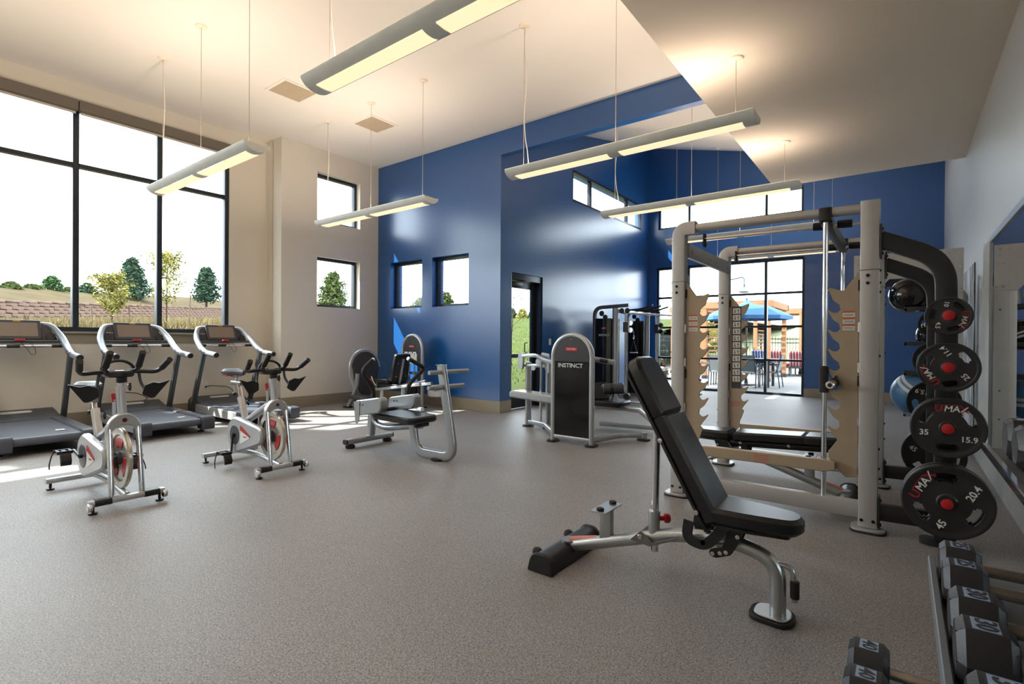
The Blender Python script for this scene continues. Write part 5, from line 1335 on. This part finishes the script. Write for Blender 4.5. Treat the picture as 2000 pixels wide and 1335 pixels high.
# retaining wall: each block its own part
w = thing('block_retaining_wall', 'low tan block retaining wall across the dry meadow outside the big window', 'wall', (WA.x, WA.y, plane_z(WA.x, WA.y)))
w.rotation_euler = (0, 0, atan2(wd.y, wd.x))
slope = (plane_z(WB.x, WB.y)-plane_z(WA.x, WA.y))/(WB-WA).length
M_mortar = mat('wall core', deep(150, 116, 98), .95)
MB().add([(-18, .03, -.3-18*slope), (34, .03, -.3+34*slope), (34, .03, .78+34*slope), (-18, .03, .78-18*slope), (-18, .3, -.3-18*slope), (34, .3, -.3+34*slope), (34, .3, .78+34*slope), (-18, .3, .78-18*slope)],
         [[0, 1, 2, 3], [4, 5, 6, 7], [0, 1, 5, 4], [1, 2, 6, 5], [2, 3, 7, 6], [3, 0, 4, 7]]).build('wall_core', M_mortar, w)
blk = None
for c in range(5):
    for k in range(58):
        x = -6+.66*k+(.33 if c % 2 else 0)
        if x > 32: continue
        if blk is None:
            blk = MB().box(-.322, .322, -.07, .10, .006, .15, .012).build('block', M_block, w); o = blk
        else: o = again(blk, w)
        o.location = (x, rr.uniform(-.015, .015), .16*c+x*slope)
cap = None
for k in range(40):
    x = -6+.95*k
    if cap is None: cap = MB().box(-.47, .47, -.10, .2, 0, .07, .012).build('cap_stone', M_block, w); o = cap
    else: o = again(cap, w)
    o.location = (x, 0, .80+x*slope)

def foliage(pts, size, rnd, flat=.5):
    """leaf clumps: small folded leaf pairs scattered at given points"""
    mb = MB()
    for p in pts:
        a = rnd.uniform(0, 2*pi); e = rnd.uniform(-.9, .9); s = size*rnd.uniform(.6, 1.3)
        d = Vector((cos(a)*cos(e), sin(a)*cos(e), sin(e))); u = d.orthogonal().normalized(); u.rotate(Matrix.Rotation(rnd.uniform(0, 6.3), 3, d)); n = d.cross(u)
        p = Vector(p)
        mb.add([p-d*s, p+u*s*.45+n*s*.15, p+d*s, p-u*s*.45+n*s*.15], [[0, 1, 2], [0, 2, 3]])
    return mb
def pine(label, x, y, z, h, w, seed, m=None, group='pines on the hillside'):
    rnd = random.Random(seed)
    t = thing('pine_tree', label, 'tree', (x, y, z), 0, group)
    MB().tube([(0, 0, -.2), (.02, 0, h*.5), (0, 0, h*.96)], [h*.03, h*.02, h*.004], 8).build('trunk', M_bark, t)
    pts = []; limb = MB()
    for k in range(64):
        f = .12+.86*(k/64)**.9; zz = h*f; a = k*2.4+rnd.uniform(-.3, .3)
        R = w/2*(1-f)**.62*rnd.uniform(.62, 1.12)+.06
        tip = Vector((cos(a)*R, sin(a)*R, zz+R*rnd.uniform(.0, .35)))
        limb.tube([(0, 0, zz-.05*R), tip], [h*.006, h*.002], 5)
        for q in range(int(40+90*R/w)):
            u = rnd.uniform(.25, 1.05); b = Vector((0, 0, zz))*(1-u)+tip*u
            sp = .16*w*(.35+.5*(1-f))
            pts.append(b+Vector((rnd.gauss(0, sp*.5), rnd.gauss(0, sp*.5), rnd.gauss(0, sp*.42))))
    limb.build('branches', M_bark, t)
    foliage(pts, h*.040, rnd).build('needles', m or M_pine, t, kind='stuff')
def young(label, x, y, z, h, w, seed, m, th):
    rnd = random.Random(seed)
    t = thing('young_tree', label, 'tree', (x, y, z), 0, 'staked young trees in the meadow')
    MB().tube([(0, 0, -.1), (.01, 0, th), (0, .02, h*.95)], [.022, .018, .004], 7).build('trunk', M_bark, t)
    pts = []; limb = MB()
    for k in range(40):
        f = rnd.uniform(0, 1); zz = th*.85+(h-th)*f*.85; a = rnd.uniform(0, 6.28)
        R = w/2*(sin(pi*min(1, .18+f*.82))**.8)*rnd.uniform(.6, 1.1)
        tip = Vector((cos(a)*R, sin(a)*R, min(h, zz+R*rnd.uniform(.7, 1.3)))); limb.tube([(0, 0, zz), tip], [.008, .003], 5)
        for q in range(60):
            u = rnd.uniform(.2, 1.05); b = Vector((0, 0, zz))*(1-u)+tip*u
            pts.append(b+Vector((rnd.gauss(0, .06), rnd.gauss(0, .06), rnd.gauss(0, .07))))
    limb.build('branches', M_bark, t)
    foliage(pts, .046, rnd).build('leaves', m, t, kind='stuff')
def bush(label, x, y, z, w, h, seed, m=None):
    rnd = random.Random(seed)
    t = thing('hillside_shrub', label, 'shrub', (x, y, z), 0, 'shrubs along the hill crest')
    MB().tube([(0, 0, -.1), (0, 0, h*.5)], [.05, .02], 6).build('stem', M_bark, t)
    pts = []
    for k in range(1100):
        a = rnd.uniform(0, 6.28); u = rnd.uniform(0, 1)**.5; v = rnd.uniform(0, 1)
        r = w/2*u*sqrt(max(.05, 1-v*v)); pts.append((cos(a)*r, sin(a)*r, h*v*.98+.02))
    foliage(pts, max(.10, h*.10), rnd).build('foliage', m or M_leaf, t, kind='stuff')
# the two hill pines, pine seen in the low bay window, others
pine('full dark pine on the hillside left of the window mullion, behind the smaller yellow sapling', -45, 13.15, 3.75, 3.3, 2.75, 11)
pine('dark pine on the hillside beside the window frame edge', -48, 19.46, 3.95, 3.4, 2.9, 12)
pine('bright green pine filling the low square bay window', -30, 19.93, 2.9, 2.75, 2.3, 13, mat('light pine needles', deep(164, 184, 110), .8, var=.3, scale=3))
pine('pine tip showing at the bottom of the first blue wall window', -32.6, 30, 1.6, 3.15, 2.4, 14, M_leaf)
pine('pine tip showing at the bottom of the second blue wall window', -29.5, 30, 1.8, 3.25, 2.3, 15, M_leaf)
young('staked yellow sapling in the middle window pane, before the dark pine', -17, 4.53, 1.50, 1.62, .95, 21, M_yleaf, .42)
young('taller staked yellow green sapling just past the window mullion', -17, 5.82, 1.55, 2.38, 1.35, 22, M_yleaf, .80)
for i, (u, v, nm) in enumerate(((-17, 4.14, 'short leaning stake at the base of the yellow sapling'), (-17, 4.92, 'short upright stake right beside the yellow sapling'), (-19, 5.92, 'long leaning stake with a tie before the mullion'), (-17, 6.35, 'tall stake leaning beside the taller sapling'))):
    z = ground(u, v); h = (.55, .6, .75, .95)[i]; lean = (.06, 0, .14, -.10)[i]
    t = thing('tree_stake', nm, 'stake', (u, v, z), 0, 'tree stakes in the meadow')
    MB().sweep([(0, lean*-.4, -.1), (0, -lean, h)], rrect(.035, .035, .004, 1), up=(1, 0, 0)).build('post', M_stake, t)
    if i in (0, 2): MB().tube([(0, -lean*.8, h*.55), (0, .38, h*.62)], .006, 5).build('tie', M_stake, t)
def hb(s, q, w, h, seed, label, m=None):
    p = WA+wd*s+wn*q; bush(label, p.x, p.y, hill_z(s, q)-.05, w, h, seed, m)
hb(8.1, 5, 1.0, .45, 31, 'low olive shrub on the hill crest at the window edge')
hb(9.6, 5, .8, .32, 32, 'small round shrub on the hill crest, second along')
hb(10.3, 5.3, 1.1, .40, 33, 'wider low shrub on the hill crest, third along')
hb(11.4, 5, 1.2, .95, 34, 'tall bright green shrub standing on the hill crest', mat('bright green leaves', deep(130, 176, 110), .75, var=.25, scale=3))
hb(12.9, 5, .7, .35, 35, 'small shrub on the hill crest before the first mullion')
hb(14.9, 5, 1.25, .75, 36, 'round dark green shrub just past the first mullion', M_pine)
# dry grass tufts in the meadow: nobody could count them
pts = []
rnd = random.Random(5)
gm = MB()
for k in range(9000):
    x = -rnd.uniform(11, 34); y = -x*rnd.uniform(.12, .62); z = ground(x, y)+nz(x, y)*.5
    if (Vector((x, y))-WA).dot(wn) > -.1: continue
    h = rnd.uniform(.05, .22)*(1.0 if rnd.random() < .9 else 1.8); a = rnd.uniform(0, 3.14); w_ = .02
    dx, dy = cos(a)*w_, sin(a)*w_; lx, ly = rnd.gauss(0, h*.3), rnd.gauss(0, h*.3)
    gm.add([(x-dx, y-dy, z-.02), (x+dx, y+dy, z-.02), (x+lx, y+ly, z+h)], [[0, 1, 2]])
o = gm.build('dry_grass', mat('dry grass blades', deep(230, 204, 146, .18), .9, var=.2, scale=2), None, kind='stuff'); tag(o, 'tufts of dry straw coloured grass across the meadow', 'grass')
gm = MB()
for k in range(4000):
    x = -rnd.uniform(8, 25); y = -x*rnd.uniform(1.15, 1.5); z = ground(x, y)
    h = rnd.uniform(.04, .12); a = rnd.uniform(0, 3.14); w_ = .02
    dx, dy = cos(a)*w_, sin(a)*w_
    gm.add([(x-dx, y-dy, z-.02), (x+dx, y+dy, z-.02), (x+rnd.gauss(0, .03), y, z+h)], [[0, 1, 2]])
o = gm.build('lawn_grass', mat('lawn blades', deep(184, 206, 100, .24), .9, var=.2, scale=2), None, kind='stuff'); tag(o, 'green mown grass seen through the glass door', 'grass')
MB().slab([(-9.0, 7.3), (-5.78, 7.3), (-5.78, 13.4), (-9.0, 13.4)], 'z', -.1, -.02).build('door_walk', M_patio)['kind'] = 'structure'
g = MB(); rnd2 = random.Random(8)
for k in range(900):
    x = rnd2.uniform(-9.6, -8.2); y = -x*rnd2.uniform(1.2, 1.55); r_ = rnd2.uniform(.02, .045)
    g.ball((x, y, -.01), r_, 5, 3, (1, 1, .6))
o = g.build('gravel', mat('gravel stones', deep(214, 206, 196), .9, var=.2, scale=5), None, kind='stuff'); tag(o, 'strip of pale gravel between the walk and the lawn', 'gravel')
for i, (x, y, w_, h_, lab) in enumerate(((-31.5, 41.5, 1.3, 1.7, 'first small tree beyond the lawn seen through the glass door'), (-29.8, 41, 1.4, 1.6, 'yellowish middle tree beyond the lawn seen through the glass door'), (-28.2, 40.5, 1.2, 1.5, 'third small tree beyond the lawn, by the lamp post'))):
    bush(lab, x, y, ground(x, y)-.1, w_, h_, 60+i, M_yleaf if i == 1 else M_pine)
t = thing('lamp_post', 'dark lamp post on the lawn seen through the glass door', 'street lamp', (-20.7, 30, ground(-20.7, 30)))
MB().cyl((0, 0, -.1), (0, 0, 1.9), .035, 8).build('pole', M_black, t)
MB().lathe([(.0, 2.32), (.05, 2.28), (.22, 2.2), (.22, 2.17), (.1, 2.16), (.09, 1.75), (.12, 1.72), (0, 1.7)], (0, 0, 0), 'z', 12).build('lantern', M_black, t)
t = thing('bare_sapling', 'thin sparse leaved sapling outside the glass door', 'tree', (-9.9, 13.0, .2))
MB().tube([(0, 0, -.3), (.02, 0, 1.2), (.1, .1, 3.0)], [.03, .02, .006], 6).build('trunk', M_bark, t)
lb = MB(); pts = []; rnd3 = random.Random(77)
for k in range(14):
    zz = rnd3.uniform(1.2, 2.9); a = rnd3.uniform(0, 6.28); L_ = rnd3.uniform(.3, .8)
    tip = Vector((cos(a)*L_, sin(a)*L_, zz+L_*.7)); lb.tube([(.05, .03, zz), tip], [.008, .003], 5)
    for q in range(7): pts.append(tip*rnd3.uniform(.8, 1.02)+Vector((rnd3.gauss(0, .06), rnd3.gauss(0, .06), rnd3.gauss(0, .06))))
lb.build('branches', M_bark, t); foliage(pts, .04, rnd3).build('leaves', M_leaf, t, kind='stuff')

# poplar added out of view, its crown shaped to break up the floor sun
t = thing('added_shade_poplar', 'tall narrow unseen poplar added outside the big window to shade the floor', 'tree', (-15, -4.75, 1.2))
MB().tube([(0, 0, -.2), (.1, 0, 6), (0, 0, 12.5)], [.16, .12, .02], 8).build('trunk', M_bark, t)
rp = random.Random(44); pts = []
for k in range(5200):
    u = rp.uniform(0, 1); a = rp.uniform(0, 6.28); r_ = 1.15*(sin(pi*min(1, .12+.88*u))**.6)*rp.uniform(0, 1)**.5
    pts.append((cos(a)*r_*.9, sin(a)*r_, 6.2+6.6*u))
foliage(pts, .17, rp).build('leaves', M_leaf, t, kind='stuff')

# ---------------------------------------------------------------- patio
o = MB().box(-12, 8, 13.57, 40, -.2, -.05).build('patio_ground', M_patio); o['kind'] = 'structure'
terrain('far_ground', fr(-30, 14, 12), fr(27.5, 80, 12), lambda x, y: -.06+.075*(y-27.5), lambda x, y: x < -.68*y, mat('pale green slope', deep(204, 212, 160), .95, var=.2, scale=.5))
M_wood = mat('orange brown cedar', deep(222, 160, 120, .3), .7, var=.12, scale=6)
def pergola(label, x0, x1, y0, y1, z, roof):
    t = thing('pergola', label, 'pergola', ((x0+x1)/2, (y0+y1)/2, -.05), 0, 'cedar pergolas on the patio')
    a, b = (x1-x0)/2, (y1-y0)/2; H = z+.05
    for sx in (-1, 1):
        for sy in (-1, 1):
            p = MB().box(sx*a-.07, sx*a+.07, sy*b-.07, sy*b+.07, 0, H-.2, .006).build('post', M_wood, t)
            MB().box(sx*a-.085, sx*a+.085, sy*b-.085, sy*b+.085, 0, .12, .004).build('post_base', M_frame, p)
    for sy in (-1, 1): MB().box(-a-.15, a+.15, sy*(b+.05)-.025, sy*(b+.05)+.025, H-.22, H, .004).build('fascia_beam', M_wood, t)
    for sx in (-1, 1): MB().box(sx*(a+.10)-.025, sx*(a+.10)+.025, -b-.05, b+.05, H-.22, H, .004).build('side_beam', M_wood, t)
    r = MB().box(-a-.08, a+.08, -.02, .02, H-.10, H-.02).build('rafter', M_wood, t); n = int(2*b/.14); r.location.y = -b
    for k in range(1, n+1): again(r, t, Matrix.Translation((0, -b+2*b*k/n, 0)))
    s = MB().box(-a+.07, -a+.10, -b+.1, b-.1, 0, .05).build('side_slat', M_wood, t); s.location.z = .3
    for k in range(1, 13): again(s, t, Matrix.Translation((0, 0, .3+.16*k)))
pergola('larger cedar pergola on the patio just behind the blue umbrella', -5.45, -3.45, 18.3, 21.13, 2.60, True)
pergola('farther cedar pergola on the patio past the striped loungers', -4.9, -3.2, 23.4, 25.6, 2.60, True)
pergola('cedar pergola showing behind the rack post, farthest along the patio', -7.4, -6.25, 20.6, 23.4, 2.62, True)
# umbrella
M_canvas = mat('blue canvas', deep(112, 164, 218, .3), .8, var=.05, scale=6)
t = thing('patio_umbrella', 'open blue patio umbrella over the dining table', 'umbrella', (-3.68, 16.4, -.05), 0)
R, zr, zt = 1.22, 2.04, 2.34
MB().cyl((0, 0, 0), (0, 0, 2.52), .022, 10).build('pole', M_frame, t)
MB().lathe([(.0, 0), (.26, 0), (.26, .05), (.06, .08), (.04, .2), (0, .2)], (0, 0, 0), 'z', 20).build('base', M_frame, t)
vs = [(0, 0, zt+.05)]; n = 8
cv = MB(); ring = [(R*cos(2*pi*k/n+.2), R*sin(2*pi*k/n+.2), zr) for k in range(n)]; mid_ = [(.5*R*cos(2*pi*k/n+.2), .5*R*sin(2*pi*k/n+.2), zr+.30) for k in range(n)]
top = (0, 0, zt+.08)
for k in range(n):
    k2 = (k+1) % n
    for off in (0, -.006):
        o_ = lambda p: (p[0], p[1], p[2]+off)
        cv.add([o_(top), o_(mid_[k]), o_(mid_[k2])], [[0, 1, 2]]); cv.add([o_(mid_[k]), o_(ring[k]), o_(ring[k2]), o_(mid_[k2])], [[0, 1, 2, 3]])
    cv.add([ring[k], ring[k2], (ring[k2][0], ring[k2][1], zr-.10), (ring[k][0], ring[k][1], zr-.10)], [[0, 1, 2, 3]])
cp = cv.build('canopy', M_canvas, t, 20)
MB().lathe([(.30, zt-.02), (.12, zt+.12), (.03, zt+.18), (.03, zt+.24), (0, zt+.26)], (0, 0, 0), 'z', 16).build('vent_cap', M_canvas, cp)
for k in range(n): MB().tube([(0, 0, zt), tuple(Vector(ring[k])+Vector((0, 0, .0)))], .009, 5).build('rib', M_frame, t)
# dining set
M_alu = mat('dark patio aluminium', deep(120, 126, 134, .3), .5, .4)
M_sling = mat('grey sling', deep(180, 186, 186, .3), .7, var=.05)
t = thing('patio_table', 'patio dining table under the blue umbrella', 'table', (-3.62, 16.3, -.05), 0)
MB().box(-.75, .75, -.5, .5, .76, .80, .008).build('tabletop', mat('blue grey tabletop', deep(190, 204, 226, .3), .3), t)
MB().box(-.66, .66, -.42, .42, .68, .76, .006).build('apron', M_alu, t)
for sx in (-1, 1):
    for sy in (-1, 1): MB().box(sx*.62-.035, sx*.62+.035, sy*.36-.035, sy*.36+.035, 0, .70, .004).build('leg', M_alu, t)
def chair(label, x, y, rz):
    t = thing('patio_chair', label, 'chair', (x, y, -.05), rz, 'patio dining chairs')
    for s in (-1, 1):
        MB().tube(fillet([(.24, s*.26, 0), (.26, s*.26, .63), (-.22, s*.26, .65), (-.30, s*.26, 0)], .05), .016, 8).build('leg_frame', M_alu, t)
        MB().tube([(-.20, s*.23, .42), (-.33, s*.23, .92)], .014, 8).build('back_post', M_alu, t)
    MB().slab([(-.22, .41), (.24, .44), (.24, .455), (-.22, .425)], 'y', -.24, .24).build('seat', M_sling, t)
    MB().slab([(-.215, .46), (-.335, .92), (-.348, .92), (-.23, .46)], 'y', -.22, .22).build('backrest', M_sling, t)
chair('grey sling patio chair at the table end by the striped post, back to the window', -3.0, 16.2, pi)
chair('grey sling patio chair on the window side of the table', -3.45, 15.6, pi/2)
chair('grey sling patio chair at the far end of the table behind the rack post', -4.75, 16.0, 0)
chair('grey sling patio chair on the window side, behind the rack panel', -4.2, 15.6, pi/2)
# loungers with striped cushions
def stripe(i):
    name = ['blue stripe cushion', 'red stripe cushion'][i]
    m = mat(name, [deep(70, 104, 180, .3), deep(210, 80, 90, .3)][i], .8, var=.03)
    nt = m.node_tree; b = nt.nodes['Principled BSDF']
    tc = nt.nodes.new('ShaderNodeTexCoord'); wv = nt.nodes.new('ShaderNodeTexWave'); wv.bands_direction = 'X'; wv.inputs['Scale'].default_value = 3.2
    cr = nt.nodes.new('ShaderNodeValToRGB'); cr.color_ramp.interpolation = 'CONSTANT'
    cr.color_ramp.elements[0].color = (*lin([deep(70, 104, 180, .3), deep(210, 80, 90, .3)][i]), 1); cr.color_ramp.elements[1].position = .7; cr.color_ramp.elements[1].color = (.25, .25, .25, 1)
    nt.links.new(tc.outputs['Object'], wv.inputs['Vector']); nt.links.new(wv.outputs['Fac'], cr.inputs['Fac']); nt.links.new(cr.outputs['Color'], b.inputs['Base Color'])
    return m
MS = [stripe(0), stripe(1)]
for k in range(4):
    x = -4.45+.66*k
    t = thing('striped_lounger', ['blue striped lounger at the pergola post, first of the row', 'red striped lounger second in the row by the pergola', 'red striped lounger third in the row by the pergola', 'blue striped lounger at the window end of the row'][k], 'lounger', (x, 21.95, -.05), 0, 'striped loungers on the patio')
    MB().box(-.28, .28, -.2, 1.4, .30, .36, .006).build('frame', M_alu, t)
    for sx in (-1, 1):
        for yy in (-.12, 1.3): MB().box(sx*.25-.02, sx*.25+.02, yy-.02, yy+.02, 0, .30).build('leg', M_alu, t)
    MB().box(-.28, .28, .1, 1.4, .36, .46, .02).build('seat_cushion', MS[1 if k in (1, 2) else 0], t)
    b_ = MB().box(-.28, .28, -.05, .05, 0, .58, .02).build('back_cushion', MS[1 if k in (1, 2) else 0], t); b_.location = (0, .1, .38); b_.rotation_euler = (radians(14), 0, 0)
t = thing('planter_box', 'pale square planter between the pergola posts', 'planter', (-3.75, 21.35, -.05))
MB().slab([(-.22, -.22), (.22, -.22), (.22, .22), (-.22, .22)], 'z', 0, .5, .01).build('box', mat('pale planter', deep(206, 206, 204, .3), .7), t)
MB().slab([(-.19, -.19), (.19, -.19), (.19, .19), (-.19, .19)], 'z', .46, .502).build('soil', M_bark, t)
# fence
M_iron = mat('black iron', (40, 44, 44), .5, .3)
t = thing('iron_fence', 'black iron picket fence along the patio edge', 'fence', (-6, 26, -.05))
for z in (.15, 1.25, 1.42): MB().box(-7, 9, -.015, .015, z-.02, z+.02).build('rail', M_iron, t)
pk = MB().box(-.009, .009, -.009, .009, .05, 1.52).build('picket', M_iron, t); pk.location.x = -7
for k in range(1, 134): again(pk, t, Matrix.Translation((-7+.12*k, 0, 0)))
ps = MB().box(-.035, .035, -.035, .035, 0, 1.62, .004).build('post', M_iron, t); ps.location.x = -7
for k in range(1, 7): again(ps, t, Matrix.Translation((-7+2.6*k, 0, 0)))
t = thing('iron_fence', 'black iron picket fence beside the shrub at the window jamb', 'fence', (-9.2, 21.0, -.05), radians(90))
for z in (.15, 1.3, 1.5): MB().box(-4, 5, -.015, .015, z-.02, z+.02).build('rail', M_iron, t)
pk2 = MB().box(-.009, .009, -.009, .009, .05, 1.6).build('picket', M_iron, t); pk2.location.x = -4
for k in range(1, 76): again(pk2, t, Matrix.Translation((-4+.12*k, 0, 0)))
# gooseneck lamp on the outer wall
t = thing('gooseneck_lamp', 'galvanised gooseneck barn lamp outside the patio window', 'wall lamp', (-3.35, 13.62, 2.75))
MB().tube(fillet([(-.30, -.04, 0), (-.30, .30, .06), (.17, .30, .14), (.17, .30, -.08)], .14, 7), .017, 8).build('arm', M_silver, t)
MB().lathe([(0, -.06), (.03, -.06), (.035, -.10), (.05, -.12), (.07, -.16), (.155, -.24), (.155, -.26), (.13, -.25), (.05, -.15), (0, -.14)], (.17, .30, 0), 'z', 18).build('shade', M_silver, t)
MB().lathe([(0, 0), (.06, 0), (.06, .02), (0, .02)], (-.30, -.06, 0), 'y', 14).build('wall_mount', M_silver, t)
# garden bed by the jamb
for i, (x, y, w_, h_, m_, lab) in enumerate(((-6.6, 16.6, .9, .8, mat('tan ornamental grass', deep(216, 184, 140), .9, var=.25, scale=4), 'tan ornamental grass outside the window jamb'), (-11.5, 26.5, 3.2, 3.2, M_leaf, 'leafy tree crown above the fence outside the window jamb'),
        (-9.5, 30, 3.0, 3.0, M_yleaf, 'yellow green tree behind the pergola and fence'))):
    bush(lab, x, y, -.05, w_, h_, 90+i, m_)
t = thing('notice_board', 'bright blue oval board on a post outside the patio window jamb', 'sign', (-7.6, 19.2, 1.0))
MB().lathe([(.0, -.012), (.09, -.012), (.10, 0), (.09, .012), (0, .012)], (0, 0, 0), 'y', 20).xf(Matrix.Diagonal((1, 1, 2.6, 1))).build('panel', mat('bright blue board', deep(80, 180, 240, .3), .5), t)
MB().cyl((0, .03, -1.05), (0, .03, .25), .025, 8).build('post', M_iron, t)

# matt outdoor surfaces: dry grass, leaves, concrete and canvas have almost no gloss
for _n, _m in MATS.items():
    if _n not in _indoor and _m.node_tree.nodes.get('Principled BSDF'): _m.node_tree.nodes['Principled BSDF'].inputs['Specular IOR Level'].default_value = .04
